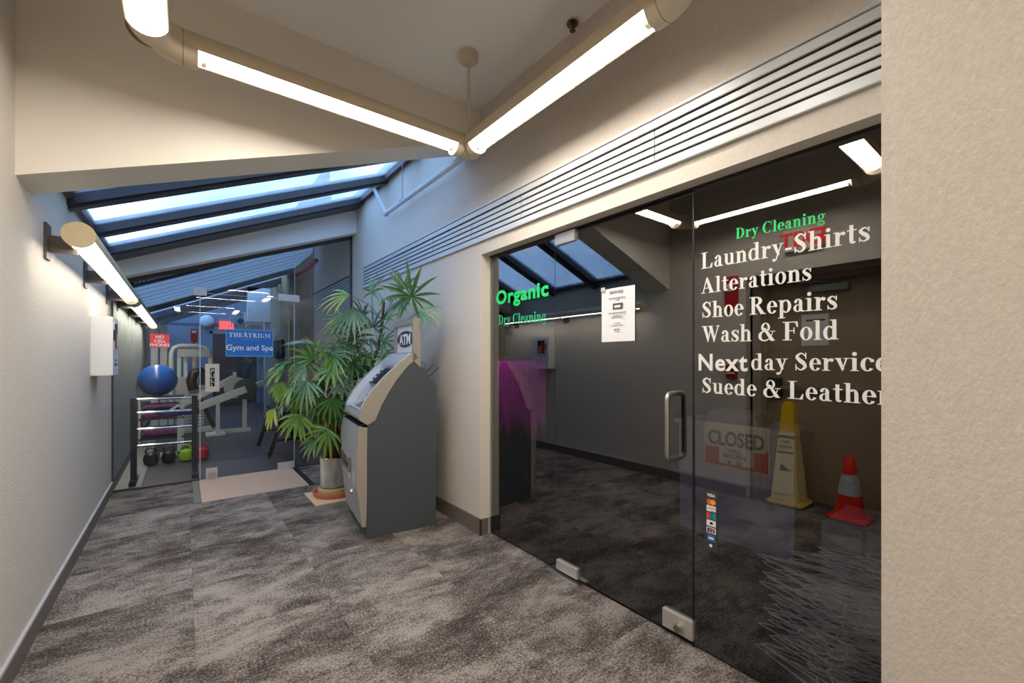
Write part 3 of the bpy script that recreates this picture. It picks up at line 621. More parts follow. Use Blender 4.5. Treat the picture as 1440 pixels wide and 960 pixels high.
# ================================================================ LIGHTS
def housing(mb, p0, p1, r, a0=-205, a1=25, seg=22, th=.006):
    """open-bottomed round trough from p0 to p1 (angles measured in the section plane, 90 = up)"""
    p0 = Vector(p0); p1 = Vector(p1); d = (p1-p0).normalized(); side = d.cross(Vector((0, 0, 1))).normalized(); up = Vector((0, 0, 1)); R_ = []
    for p in (p0, p1):
        o = []; i_ = []
        for k in range(seg+1):
            t = math.radians(a0+(a1-a0)*k/seg)
            v = side*math.cos(t)+up*(-math.sin(t) if False else math.sin(t)); o.append(mb.b.verts.new(p+v*r)); i_.append(mb.b.verts.new(p+v*(r-th)))
        R_.append((o, i_))
    (o0, i0), (o1, i1) = R_
    for k in range(seg):
        mb.b.faces.new((o0[k], o0[k+1], o1[k+1], o1[k])); mb.b.faces.new((i0[k], i1[k], i1[k+1], i0[k+1]))
        mb.b.faces.new((o0[k], i0[k], i0[k+1], o0[k+1])); mb.b.faces.new((o1[k], o1[k+1], i1[k+1], i1[k]))
    for k in (0, seg): mb.b.faces.new((o0[k], o1[k], i1[k], i0[k]))
    return mb
def lens(p0, p1, r, m, par, drop=.30, name='lens'):
    p0 = Vector(p0); p1 = Vector(p1); d = (p1-p0).normalized(); side = d.cross(Vector((0, 0, 1))).normalized()
    mb = MB(); hw = r*.86; N = 8; rows = []
    for p in (p0, p1): rows.append([mb.b.verts.new(p+side*(hw*(2*k/N-1))+Vector((0, 0, -r*drop-.03*r*(1-(2*k/N-1)**2)))) for k in range(N+1)])
    for k in range(N): mb.b.faces.new((rows[0][k], rows[0][k+1], rows[1][k+1], rows[1][k]))
    return mb.build(name, m, par, True)
def full(mb, pts, r): return mb.tube(pts, r, 28)
def light_ring(loc, X0, X1, Y0, Y1, Z, label, near=False):
    r = .074; rt = empty('pendant_light_ring', loc, label, 'light', 'square rings of tube lights under the ceiling')
    A = -205; 
    def side(p0, p1, q0, q1):
        mb = MB(); housing(mb, p0, p1, r, -22, 202); mb.build('housing', M_LAMPBODY, rt, True); lens(p0, p1, r, M_LENS, rt)
        for (a, b_) in ((q0, p0), (p1, q1)):
            full(MB(), [a, b_], r).build('end_sleeve', M_LAMPBODY, rt, True)
        d = (Vector(p1)-Vector(p0)).normalized()
        for p, s in ((Vector(p0), 1), (Vector(p1), -1)):
            MB().tube([p+d*s*.012+Vector((0, 0, -.028)), p+d*s*.03+Vector((0, 0, -.028))], .028, 14).build('lamp_holder', M_WHITE, rt, True)
            full(MB(), [p-d*s*.055, p-d*s*.052], r*1.012).build('joint_ring', mat('joint line', (120, 112, 96), .5), rt, True)
    c = .17; e = .055
    side((X0+c, Y1, Z), (X1-e-.06, Y1, Z), (X0+c-.05, Y1, Z), (X1-.02, Y1, Z))
    side((X1, Y0+c, Z), (X1, Y1-e-.05, Z), (X1, Y0+c-.05, Z), (X1, Y1-.02, Z))
    side((X0, Y0+c, Z), (X0, Y1-c+.07, Z), (X0, Y0+c-.05, Z), (X0, Y1-c+.07+.001, Z))
    side((X0+c, Y0, Z), (X1-c, Y0, Z), (X0+c-.05, Y0, Z), (X1-c+.05, Y0, Z))
    def corner(cx, cy, a0, rr=.125):
        MB().tube([(cx+rr*math.cos(math.radians(a0+9*k)), cy+rr*math.sin(math.radians(a0+9*k)), Z) for k in range(11)], r, 28).build('corner_elbow', M_LAMPBODY, rt, True)
    corner(X0+.12+.005, Y1-.125, 90); corner(X0+.125, Y0+.125, 180); corner(X1-.125, Y0+.125, 270)
    MB().lathe([(r, -r*.6), (r*1.0, -.02), (r, .02), (r*.95, r*.75), (r*.5, r)], (X1, Y1, Z), 28).ball((X1, Y1, Z), r, seg=28).build('corner_joint', M_LAMPBODY, rt, True)
    for x, y in ((X1, Y1), (X0, Y0)):
        MB().tube([(x, y, Z+.05), (x, y, ZC-.03)], .009, 12).build('hanging_rod', M_LAMPBODY, rt, True)
        MB().lathe([(.03, -.058), (.055, -.055), (.062, -.045), (.062, -.001)], (x, y, ZC), 32).build('ceiling_canopy', M_LAMPBODY, rt, True)
    return rt
light_ring((.7, 1.6, ZC), -.115, 1.495, .85, 2.42, 2.80, 'square ring of round cream tube lights hanging over the corridor')
light_ring((.4, -1.8, ZC), -.115, 1.20, -2.75, -1.0, 2.80, 'second square ring of tube lights, added unseen behind the viewpoint as fill')  # extra ring added out of view for fill light
M_LENSW = mat('lit wall lens', (250, 250, 250), .4, emit=LAMP_COL, es=LAMP*.42)
def wall_run(y0, y1, label, m, nl, br, X=-.430, Z=2.055, r=.066):
    rt = empty('wall_tube_light', (XL, y0, Z), label, 'light', 'tube lights bracketed to the left wall')
    housing(MB(), (X, y0, Z), (X, y1, Z), r, -22, 202).build('housing', M_LAMPBODY if y0 < 5 else M_LAMPBODY, rt, True)
    MB().tube([(X, y0-.006, Z), (X, y0+.002, Z)], r*1.01, 40).build('end_cap', M_LAMPEND, rt, True); MB().tube([(X, y1, Z), (X, y1+.006, Z)], r*1.01, 40).build('end_cap', M_LAMPEND, rt, True)
    L_ = (y1-y0)/nl
    for k in range(nl):
        lens((X, y0+k*L_+.012, Z), (X, y0+(k+1)*L_-.03, Z), r, m, rt)
        MB().tube([(X, y0+(k+1)*L_-.03, Z-.02), (X, y0+(k+1)*L_-.005, Z-.02)], .028, 12).build('lamp_holder', M_WHITE, rt, True)
    for y in br:
        b = B('bracket_arm', mat('taupe bracket', (92, 84, 76), .5), rt, XL, X-.045, y-.006, y+.006, Z-.055, Z+.04); B('bracket_plate', mat('taupe bracket'), b, XL, XL+.012, y-.055, y+.055, Z-.095, Z+.10)
wall_run(3.15, 5.98, 'round cream tube light bracketed to the left wall before the gym glass', M_LENSW, 2, (3.45, 4.62, 5.82))
wall_run(6.34, 10.3, 'tube light bracketed to the ribbed wall inside the gym', M_LENS2, 4, (6.6, 7.8, 9.0, 10.1))

# ================================================================ LOUVER
lv = empty('wall_louver', (XR, 3, 2.35), 'long grey slatted air louver high on the wall over the storefront', 'louver')
ZL0, ZL1 = 2.36, 2.625; secs = [.30, 1.28, 2.356, 3.01, 3.70, 4.62, 5.69]
B('backing', M_DARK, lv, XR-.004, XR, .29, 5.69, ZL0, ZL1)
B('top_rail', M_LOUV, lv, XR-.016, XR-.003, .285, 5.70, 2.570, 2.61, bev=.002); B('top_lip', M_LOUV, lv, XR-.022, XR-.003, .285, 5.70, 2.614, 2.628, bev=.002)
B('bottom_rail', M_LOUV, lv, XR-.016, XR-.003, .285, 5.70, 2.362, 2.394, bev=.002); B('bottom_lip', M_LOUV, lv, XR-.022, XR-.003, .285, 5.70, 2.35, 2.363, bev=.002)
B('end_rail', M_LOUV, lv, XR-.02, XR-.003, 5.675, 5.70, 2.36, 2.62); B('end_rail', M_LOUV, lv, XR-.02, XR-.003, .285, .312, 2.36, 2.62)
for r_ in range(4):
    z0 = 2.4055+.0405*r_
    for a_, b_ in zip(secs[:-1], secs[1:]):
        dz = rnd.uniform(-.0012, .0012); MB().box(XR-.014, XR-.003, a_+.002, b_-.002, z0+dz, z0+.029+dz, bev=.0015).build('slat', M_LOUV, lv)
lv2 = empty('wall_louver', (XR, 7.4, 2.35), 'grey slatted air louver on the wall inside the gym', 'louver')
B('backing', M_DARK, lv2, XR-.004, XR, 6.33, 8.38, ZL0, ZL1)
for r_ in range(6): B('slat', M_LOUV, lv2, XR-.014, XR-.003, 6.33, 8.38, 2.36+.0405*r_+.006, 2.36+.0405*r_+.033)
# conduit pipe
pp = empty('sprinkler_pipe', (1.8, 4, 3.04), 'white painted pipe running along the right wall under the skylight', 'pipe'); M_PIPE = mat('white pipe', (205, 208, 214), .45)
ELB = onX(543, 300, 1.80); TOP = onX(523, 259, 1.74)
MB().tube([(1.80, 1.2, ELB.z), (1.80, 3.0, ELB.z), ELB], .024, 14).build('main_pipe', M_PIPE, pp, True)
MB().tube([ELB, ELB.lerp(TOP, .5), TOP], .021, 14).build('riser', M_PIPE, pp, True)
MB().ball(ELB, .034, seg=16).build('elbow', M_PIPE, pp, True)
MB().ball(TOP, .034, seg=16).tube([TOP, TOP+Vector((-.06, .0, -.03))], .022, 12).build('elbow', M_PIPE, pp, True)
W0 = onX(566, 281, 1.80); MB().tube([W0-Vector((0, .035, 0)), W0+Vector((0, .035, 0))], .031, 14).build('pipe_clamp', M_PIPE, pp, True)
MB().tube([W0, (1.80, W0.y, zs(1.80)-.03)], .004, 6).build('hanger_wire', mat('grey wire', (150, 150, 155), .5), pp)
# sidewall sprinkler at the ceiling corner
sp_ = empty('ceiling_sprinkler', (1.86, 1.8, ZC), 'small brass sprinkler head at the ceiling edge above the louver', 'sprinkler'); q = onZ(814, 40, ZC-.02); q.x = min(q.x, 1.84)
MB().lathe([(.035, 0), (.035, .006), (.012, .008), (.012, .02)], (q.x, q.y, ZC-.021), 20).build('escutcheon', mat('brass', (120, 110, 90), .35, metal=1), sp_, True)
MB().tube([(q.x, q.y, ZC-.02), (q.x, q.y, ZC-.055)], .008, 10).tube([(q.x-.014, q.y, ZC-.02), (q.x-.017, q.y, ZC-.04), (q.x, q.y, ZC-.055)], .003, 6).tube([(q.x+.014, q.y, ZC-.02), (q.x+.017, q.y, ZC-.04), (q.x, q.y, ZC-.055)], .003, 6).lathe([(.018, 0), (.018, .003)], (q.x, q.y, ZC-.06), 12).build('nozzle', mat('brass'), sp_, True)

# ================================================================ ATM
P0 = Vector((1.141, 3.37, 0)); P1 = Vector((1.711, 3.30, 0)); DA = (P1-P0).normalized(); WA = Vector((-DA.y, DA.x, 0)); NRM = WA
def oa(u, v):      # photo point -> (depth, height) on the machine's near side plane
    r = rd(u, v); t = (P0-Vector((0, 0, EYE))).dot(NRM)/r.dot(NRM); p = Vector((0, 0, EYE))+r*t; return ((p-P0).dot(DA), p.z)
def A3(d, wv, z): return P0+DA*d+WA*wv+Vector((0, 0, z))
dark = [(516, 757), (613, 738), (614.6, 543), (585, 504.6), (576, 512), (568, 521), (557, 535), (547.5, 550), (537, 569), (527.7, 591), (517, 597), (516, 640), (515.5, 700)]
outU = [(584, 496.5), (579, 496), (560, 512), (541, 529.6), (528, 544), (518, 556.7), (508, 575), (505.5, 591)]
outL = [(504, 600), (501.7, 640), (501, 655), (502.3, 680), (504.5, 706), (509, 741)]
atm = empty('atm_machine', P0, 'silver and dark grey cash machine with an ATM topper beside the plant', 'cash machine')
M_ATMD = mat('charcoal steel', (70, 77, 82), .55, bump=.25, bscale=260); M_ATMB = mat('champagne trim', (158, 150, 140), .45); M_ATMS = mat('silver fascia', (170, 170, 174), .38, metal=.15)
WW = .70
dp = [oa(*p) for p in dark]
dp[0] = (0.0, .0); dp[1] = (.575, 0)
MB().prism([A3(d, .004, z) for d, z in dp], WA*(WW-.008)).build('cabinet', M_ATMD, atm)
# fascia: shell between outer and dark profiles
def shell(outer, inner, w0, w1, name, m):
    return MB().prism([A3(d, w0, z) for d, z in outer+inner[::-1]], WA*(w1-w0)).build(name, m, atm)
oU = [oa(*p) for p in outU]; oL = [oa(*p) for p in outL]
inU = [oa(*p) for p in [(588, 503), (576, 512), (568, 521), (557, 535), (547.5, 550), (537, 569), (527.7, 591), (517, 597.5)]]
inL = [oa(*p) for p in [(516.5, 601), (516, 640), (516, 660), (516, 690), (515.5, 720), (514.6, 741)]]
shell(oU, inU, -.004, .012, 'upper_side_trim', M_ATMB); shell(oU, inU, WW-.012, WW+.004, 'upper_side_trim', M_ATMB)
def sub(pts, dd): return [(d+dd, z) for d, z in pts]
shell(oL, inL, -.003, .012, 'lower_side_trim', M_ATMB); shell(oL, inL, WW-.012, WW+.003, 'lower_side_trim', M_ATMB)
shell(oL, sub(oL, .03), .012, WW-.012, 'lower_door', M_ATMS)
shell([(d, z) for d, z in oU[:2]], [(oU[0][0]+.01, oU[0][1]-.03), (oU[1][0]+.01, oU[1][1]-.03)], .012, WW-.012, 'upper_cap', M_ATMS)
# upper fascia surface with a scooped recess in its middle
N = 16; prof = []
for k in range(len(oU)-1):
    for j in range(4):
        t = j/4; prof.append(((oU[k][0]*(1-t)+oU[k+1][0]*t), (oU[k][1]*(1-t)+oU[k+1][1]*t)))
prof.append(oU[-1]); M_ = len(prof)
mb = MB(); rows = []
zt, zb_ = oU[1][1], oU[-1][1]
for i, (d, z) in enumerate(prof):
    f = (z-zb_)/(zt-zb_); row = []
    for j in range(N+1):
        wv = .012+(WW-.024)*j/N; g = abs(2*j/N-1)
        dep = 0
        if .12 < f < .86: dep = .062*min(1, (.86-f)/.14, (f-.12)/.05)*min(1, max(0, (.88-g)/.14))
        row.append(mb.b.verts.new(A3(d+dep, wv, z-dep*.15)))
    rows.append(row)
for i in range(M_-1):
    for j in range(N): mb.b.faces.new((rows[i][j], rows[i][j+1], rows[i+1][j+1], rows[i+1][j]))
fs = mb.build('upper_fascia', M_ATMS, atm, True); md = fs.modifiers.new('t', 'SOLIDIFY'); md.thickness = .004
def on_prof(f):
    z = zb_+(zt-zb_)*f
    for (d0, z0), (d1, z1) in zip(oU[1:-1], oU[2:]):
        if z1 <= z <= z0: t = (z-z1)/(z0-z1); return d1+(d0-d1)*t, z
    return oU[-1]
def facing(f0, f1, w0, w1, off, th, name, m, par=None):
    d0, z0 = on_prof(f0); d1, z1 = on_prof(f1); n = Vector((z1-z0, -(d1-d0))).normalized()  # (d,z) outward is -d side
    q = [(d0+off, z0), (d1+off, z1)]
    pts = [A3(q[0][0], w0, q[0][1]), A3(q[1][0], w0, q[1][1]), A3(q[1][0], w1, q[1][1]), A3(q[0][0], w1, q[0][1])]
    return MB().prism(pts, -DA*th+Vector((0, 0, th*.4))).build(name, m, par or atm)
scr = facing(.48, .78, .08, .40, .052, .014, 'screen_bezel', mat('grey bezel', (96, 98, 106), .4)); facing(.51, .75, .11, .37, .037, .004, 'screen', mat('screen glass', (30, 36, 46), .25, spec=.3), scr)
for k in range(4): facing(.50+.06*k, .53+.06*k, .44, .47, .052, .012, 'side_button', mat('button grey', (70, 70, 74), .4)); facing(.50+.06*k, .53+.06*k, .045, .065, .052, .012, 'side_button', mat('button grey'))
facing(.28, .40, .10, .22, .054, .016, 'card_reader', mat('reader', (160, 160, 166), .4)); facing(.33, .35, .12, .20, .037, .004, 'card_slot', M_BLACK)
d, z = on_prof(.16)
kp = MB().prism([A3(d-.004, .06, z-.02), A3(d+.09, .06, z+.025), A3(d+.09, WW-.2, z+.025), A3(d-.004, WW-.2, z-.02)], (0, 0, .015)).build('keypad_shelf', M_ATMS, atm)
for i in range(4):
    for j in range(4):
        wv = .10+j*.055; dd = d+.012+i*.018; MB().prism([A3(dd, wv, z+.002+i*.009), A3(dd+.013, wv, z+.008+i*.009), A3(dd+.013, wv+.042, z+.008+i*.009), A3(dd, wv+.042, z+.002+i*.009)], (0, 0, .008)).build('key', mat('key grey', (112, 112, 118), .4), kp)
def face_w(w0, w1, z0, z1, name, m, par=None, pr=.012):
    def dz(z):
        for (a0, a1), (b0, b1) in zip(oL[:-1], oL[1:]):
            if b1 <= z <= a1: t = (z-b1)/(a1-b1); return b0+(a0-b0)*t
        return oL[-1][0] if z < oL[-1][1] else oL[0][0]
    return MB().prism([A3(dz(z0), w0, z0), A3(dz(z1), w0, z1), A3(dz(z1), w1, z1), A3(dz(z0), w1, z0)], -DA*pr).build(name, m, par or atm)
zt2 = oL[0][1]
sl = face_w(.22, .56, zt2-.40, zt2-.28, 'cash_outlet', mat('outlet shade', (120, 118, 116), .5), pr=.02); face_w(.27, .51, zt2-.36, zt2-.33, 'cash_slot', M_BLACK, sl, pr=.025)
for k in range(4):
    s_ = A3(oL[1][0]-.01, .30+.04*k, zt2-.33); MB().tube([s_, s_-DA*.03+Vector((0, 0, .04+.015*k)), s_-DA*.06+WA*(.02*k-.03)+Vector((0, 0, .07))], .002, 5).build('twig', mat('dark twig', (40, 34, 30), .8), sl)
face_w(.10, .17, zt2-.48, zt2-.38, 'lock_plate', M_STEELW, pr=.006)
q = A3(oL[2][0]-.004, .13, zt2-.53); MB().tube([q, q-DA*.02], .028, 20).build('lock_knob', M_CHROME, atm, True)
face_w(.30, .36, zt2-.47, zt2-.43, 'white_arrow_label', M_WHITE, pr=.003)
MB().prism([A3(.015, .01, .0), A3(.575, .01, .0), A3(.575, .01, .09), A3(.015, .01, .09)], WA*(WW-.02)).build('plinth', M_ATMD, atm)
MB().prism([A3(oL[0][0]+.004, .01, zt2+.004), A3(oL[0][0]+.06, .01, zt2+.004), A3(oL[0][0]+.06, .01, zt2+.012), A3(oL[0][0]+.004, .01, zt2+.012)], WA*(WW-.02)).build('seam', M_BLACK, atm)
# topper
tz0 = oa(581, 512)[1]-.03; (td0, tz1) = oa(581, 446.5); td1 = oa(591.5, 450)[0]; TW = .58
tp = MB()
tp.prism([A3(td0, -.004, tz0+.06), A3(td0, -.004, tz1), A3(td1, -.004, tz1-.005), A3(td1, -.004, tz0-.0)], WA*.035)
tp.prism([A3(td0, TW-.035, tz0+.06), A3(td0, TW-.035, tz1), A3(td1, TW-.035, tz1-.005), A3(td1, TW-.035, tz0)], WA*.035)
tp.prism([A3(td0, .03, tz1-.045), A3(td0, .03, tz1), A3(td1, .03, tz1-.005), A3(td1, .03, tz1-.045)], WA*(TW-.06))
tp.prism([A3(td0, .03, tz0+.03), A3(td0, .03, tz0+.13), A3(td1, .03, tz0+.13), A3(td1, .03, tz0)], WA*(TW-.06))
tb = tp.build('topper_frame', mat('taupe topper', (150, 145, 138), .5), atm)
pz0, pz1 = tz0+.13, tz1-.045
MB().prism([A3(td0+.022, .03, pz0), A3(td0+.022, .03, pz1), A3(td0+.032, .03, pz1), A3(td0+.032, .03, pz0)], WA*(TW-.06)).build('topper_panel', mat('topper white', (214, 214, 218), .4), tb)
cz = (pz0+pz1)/2; cw = TW/2; NS = 36
MB().prism([A3(td0+.018, cw+.245*math.cos(2*PI*k/NS), cz+.072*math.sin(2*PI*k/NS)) for k in range(NS)], DA*.003).build('navy_oval', mat('navy', (36, 46, 66), .4), tb)
ang = math.atan2(-WA.y, -WA.x)
q = A3(td0+.0165, cw, cz-.045); TXT('ATM', .125, q, (PI/2, 0, ang), M_LETTER, tb, bold=.004, xs=1.3, ext=.0005, name='atm_lettering')
# antennas and cable at the back
dB, zB = oa(600, 524)
for k, (u0, v0, u1, v1) in enumerate(((600, 525, 613, 512), (606, 530, 620, 517))):
    a = oa(u0, v0); c = oa(u1, v1); MB().tube([A3(a[0]-.005, .03, a[1]), A3(c[0], .05, c[1])], .004, 8).build('antenna', M_BLACK, atm, True)
pts = [oa(*p) for p in ((593, 512), (595, 508), (598, 509), (599.5, 515), (600, 524))]; MB().tube([A3(d, .04, z) for d, z in pts], .002, 6).build('cable_loop', M_BLACK, atm)

# ================================================================ PLANT
pc = onZ(470, 699, .0); pc = Vector((pc.x+.02, pc.y+.08, 0))
tl = MB(); a = onZ(445, 718, .0); tq = empty('floor_tile', (pc.x, pc.y, 0), 'square beige tile on the carpet under the plant saucer', 'tile')
MB().box(pc.x-.24, pc.x+.22, pc.y-.27, pc.y+.22, 0, .012, bev=.002).build('tile_slab', M_TILE, tq)
sc_ = MB().lathe([(.16, .012), (.19, .016), (.205, .05), (.205, .062), (.188, .062), (.18, .03), (.001, .028)], (pc.x, pc.y, 0), 44, cap=False).build('plant_saucer', M_TERRA, None, True)
tag(sc_, 'round terracotta saucer on the beige tile', 'saucer')
plant = empty('potted_palm', pc, 'tall potted lady palm with fan leaves beside the cash machine', 'plant')
M_MARB = mat('grey marbled glaze', (206, 206, 202), .22, var=.45, vscale=3.4, stretch=(2.2, 2.2, .8), coat=.3)
MB().lathe([(.128, .095), (.135, .40), (.137, .408), (.129, .408), (.122, .36), (.001, .35)], (pc.x, pc.y, 0), 44, cap=False).build('pot', M_MARB, plant, True)
MB().lathe([(.150, .029), (.158, .07), (.150, .092), (.130, .098), (.001, .098)], (pc.x, pc.y, 0), 44, cap=False).build('pot_foot', mat('tan foot', (200, 180, 140), .5), plant, True)
MB().lathe([(.1315, .092), (.1335, .102), (.1315, .11)], (pc.x, pc.y, 0), 44, cap=False).build('brass_band', mat('brass band', (176, 148, 92), .3, metal=1), plant, True)
MB().lathe([(.138, .40), (.142, .404), (.138, .41), (.134, .404)], (pc.x, pc.y, 0), 44, cap=False).build('brass_band', mat('brass band'), plant, True)
MB().lathe([(.126, .36), (.08, .375), (.001, .38)], (pc.x, pc.y, 0), 30, cap=False).build('soil', mat('soil', (60, 44, 34), .95, bump=.6), plant, True)
rp = random.Random(11)
M_TRUNK = mat('brown fibrous trunk', (110, 84, 50), .9, var=.4, vscale=30, bump=.8, bscale=60)
def leafmat(name, c0, c1):
    m = bpy.data.materials.new(name); m.use_nodes = True; n = m.node_tree; b = n.nodes['Principled BSDF']; L = n.links.new
    at = n.nodes.new('ShaderNodeAttribute'); at.attribute_name = 'tip'; r = n.nodes.new('ShaderNodeValToRGB'); e = r.color_ramp.elements
    e[0].position = 0; e[0].color = (*lin(c0), 1); e[1].position = 1; e[1].color = (*lin((170, 140, 70)), 1); x = e.new(.82); x.color = (*lin(c1), 1)
    L(at.outputs['Fac'], r.inputs[0]); L(r.outputs[0], b.inputs['Base Color']); b.inputs['Roughness'].default_value = .33; b.inputs['Specular IOR Level'].default_value = .75
    b.inputs['Subsurface Weight'].default_value = 0
    t = n.nodes.new('ShaderNodeBsdfTranslucent'); L(r.outputs[0], t.inputs[0]); mx = n.nodes.new('ShaderNodeMixShader'); mx.inputs[0].default_value = .2
    o = n.nodes['Material Output']; L(b.outputs[0], mx.inputs[1]); L(t.outputs[0], mx.inputs[2]); L(mx.outputs[0], o.inputs[0]); return m
LM = [leafmat('deep green leaf', (48, 96, 40), (76, 124, 54)), leafmat('bright green leaf', (72, 128, 48), (122, 158, 72)), leafmat('yellow green leaf', (124, 164, 58), (184, 190, 100)), leafmat('blue green leaf', (84, 126, 100), (116, 152, 116))]
# trunks
def tz(path, r0, r1):
    n = len(path); return MB().tube(path, r0, 10, radii=[r0+(r1-r0)*i/(n-1) for i in range(n)])
def pt(u, v, Y): return onY(u, v, Y)
stems = [
 [(pc.x-.02, pc.y, .36), (pc.x-.02, pc.y-.02, .55), pt(461, 590, 4.62), pt(463, 540, 4.6), pt(470, 510, 4.6)],
 [(pc.x+.04, pc.y+.02, .36), pt(476, 600, 4.7), pt(484, 560, 4.65), pt(500, 520, 4.6), pt(505, 500, 4.6)],
 [(pc.x+.06, pc.y-.02, .36), pt(490, 600, 4.6), pt(515, 530, 4.55), pt(532, 490, 4.5), pt(538, 450, 4.5), pt(540, 425, 4.5)],
 [(pc.x, pc.y+.05, .36), pt(466, 600, 4.8), pt(475, 540, 4.85), pt(495, 480, 4.9), pt(515, 430, 4.9)],
 [(pc.x-.06, pc.y+.0, .36), pt(452, 610, 4.6), pt(450, 580, 4.5), pt(440, 560, 4.45)]]
for i, s_ in enumerate(stems): tz([Vector(p) for p in s_], .030 if i < 2 else .021, .014).build('trunk', M_TRUNK, plant, True)
mb = MB()
for i in range(60):
    a_ = rp.uniform(0, 2*PI); r_ = rp.uniform(.0, .09); z0 = .36; mb.tube([(pc.x+r_*math.cos(a_), pc.y+r_*math.sin(a_), z0), (pc.x+r_*.8*math.cos(a_+.3), pc.y+r_*.8*math.sin(a_+.3), z0+rp.uniform(.1, .24))], rp.uniform(.003, .006), 5)
fb = mb.build('trunk_fibres', mat('dark fibre', (70, 40, 24), .95), plant); fb['kind'] = 'stuff'
ALLSTEM = [Vector(p) for s_ in stems for p in s_[2:]]
def frond(hub, cdir, nrm, L, n, spread, droop, m, wd=.026):
    hub = Vector(hub); c = Vector(cdir).normalized(); nn = Vector(nrm); nn = (nn-c*nn.dot(c)).normalized(); s = c.cross(nn).normalized()
    mb = MB(); tips = mb.b.verts.layers.float.new('tip')
    root = min(ALLSTEM, key=lambda p: (p-hub-Vector((0, 0, -.15))).length)
    mid = (root+hub)/2+Vector((0, 0, .05)); P_ = [root.lerp(mid, 0), root.lerp(mid, .6)+Vector((0, 0, .01)), mid, mid.lerp(hub, .6), hub]
    mb.tube(P_, .004, 5)
    for k in range(n):
        a_ = math.radians(-spread+2*spread*k/(n-1)+rp.uniform(-5, 5)); d = (c*math.cos(a_)+s*math.sin(a_)+nn*rp.uniform(-.08, .08)).normalized(); l = L*(1-.22*abs(a_)/math.radians(max(spread, 1)))*rp.uniform(.85, 1.1)
        side = d.cross(nn).normalized(); N = 6; rows = []; p = hub.copy(); dd = d.copy(); w0 = wd*rp.uniform(.8, 1.15)
        for j in range(N+1):
            t = j/N; w_ = w0*min(1, .22+2.6*t)*(1-max(0, (t-.55)/.45)**1.6*.85)
            fold = nn*(w_*.28)
            row = [mb.b.verts.new(p-side*w_/2+fold), mb.b.verts.new(p), mb.b.verts.new(p+side*w_/2+fold)]
            for v in row: v[tips] = max(0, t)
            rows.append(row); dd = (dd+Vector((0, 0, -droop*(.4+t)/N*2))).normalized(); p = p+dd*(l/N); p.x = min(p.x, 1.87)
        for j in range(N): 
            for q_ in range(2): mb.b.faces.new((rows[j][q_], rows[j][q_+1], rows[j+1][q_+1], rows[j+1][q_]))
    return mb.build('frond', m, plant, True)
V_ = Vector; UP = V_((0, 0, 1))
camdir = lambda p: (V_((0, 0, EYE))-p).normalized()
RT = V_((.8, -.6, 0))
# (u, v, depth, image direction (x right, y up), length px, leaflets, spread, droop, colour)
FR = [(579, 417, 4.45, (.1, 1), 44, 12, 165, .25, 0), (568, 406, 4.75, (-.2, 1), 26, 7, 90, .2, 3), (570, 418, 4.6, (-.4, -1), 30, 6, 80, .3, 0), (590, 438, 4.35, (1, -.15), 36, 8, 75, .5, 3),
 (523, 412, 4.6, (.2, .6), 32, 8, 130, .4, 1), (541, 420, 4.5, (.8, .3), 30, 7, 90, .5, 0), (492, 415, 4.4, (-1, -.1), 46, 8, 55, .5, 2), (500, 436, 4.3, (-.5, -.9), 46, 10, 85, .6, 3), (500, 436, 4.5, (-.9, -.3), 56, 7, 45, .6, 2),
 (441, 484, 4.5, (-1, .3), 36, 5, 30, .35, 3), (457, 497, 4.35, (-.3, .4), 30, 8, 120, .5, 1), (471, 502, 4.3, (-.3, -1), 38, 8, 70, .6, 1), (414, 508, 4.4, (-1, .05), 42, 9, 60, .8, 0), (431, 517, 4.3, (-.7, -.4), 40, 9, 80, .9, 3),
 (433, 536, 4.15, (-.2, -1), 42, 10, 95, .5, 3), (415, 543, 4.3, (-.9, -.5), 36, 8, 75, .7, 1), (397, 537, 4.35, (-.5, -1), 28, 8, 70, .9, 1), (420, 582, 4.25, (-.3, -1), 36, 9, 80, .5, 1), (462, 603, 4.2, (-.5, -.7), 42, 9, 95, .5, 1),
 (465, 560, 4.25, (.1, -1), 34, 8, 80, .5, 0), (387, 575, 4.35, (-.5, -.9), 28, 7, 60, .8, 2), (499, 476, 4.5, (0, .5), 34, 9, 130, .5, 0), (519, 478, 4.5, (.2, -.2), 34, 9, 140, .5, 3), (538, 482, 4.4, (.6, .4), 30, 8, 110, .5, 0), (497, 510, 4.35, (0, .2), 36, 10, 150, .5, 0),
 (465, 522, 4.3, (-.1, -.1), 34, 10, 150, .6, 1), (526, 460, 4.6, (.1, .8), 34, 8, 110, .4, 3), (545, 450, 4.55, (.4, .7), 28, 7, 100, .4, 1), (447, 560, 4.3, (-.2, -.8), 32, 8, 90, .6, 0), (480, 540, 4.4, (.2, -.3), 32, 9, 130, .6, 3),
 (440, 505, 4.5, (-.4, .7), 30, 8, 100, .5, 1), (515, 500, 4.5, (.4, .0), 30, 8, 120, .5, 1), (404, 562, 4.4, (-.7, -.7), 30, 8, 70, .8, 3), (445, 620, 4.3, (-.9, -.6), 30, 6, 60, .4, 3), (484, 495, 4.7, (0, .9), 34, 9, 110, .4, 3), (510, 445, 4.8, (-.2, .8), 30, 8, 110, .4, 0),
 (475, 575, 4.5, (.2, -.6), 30, 8, 110, .5, 0), (400, 520, 4.6, (-.8, .1), 34, 8, 70, .9, 1), (425, 555, 4.5, (-.4, -.9), 34, 9, 90, .8, 1), (455, 540, 4.55, (-.1, .2), 32, 9, 140, .5, 0), (540, 500, 4.6, (.5, -.2), 26, 7, 110, .5, 1), (486, 455, 4.8, (-.7, .4), 32, 7, 70, .5, 3)]
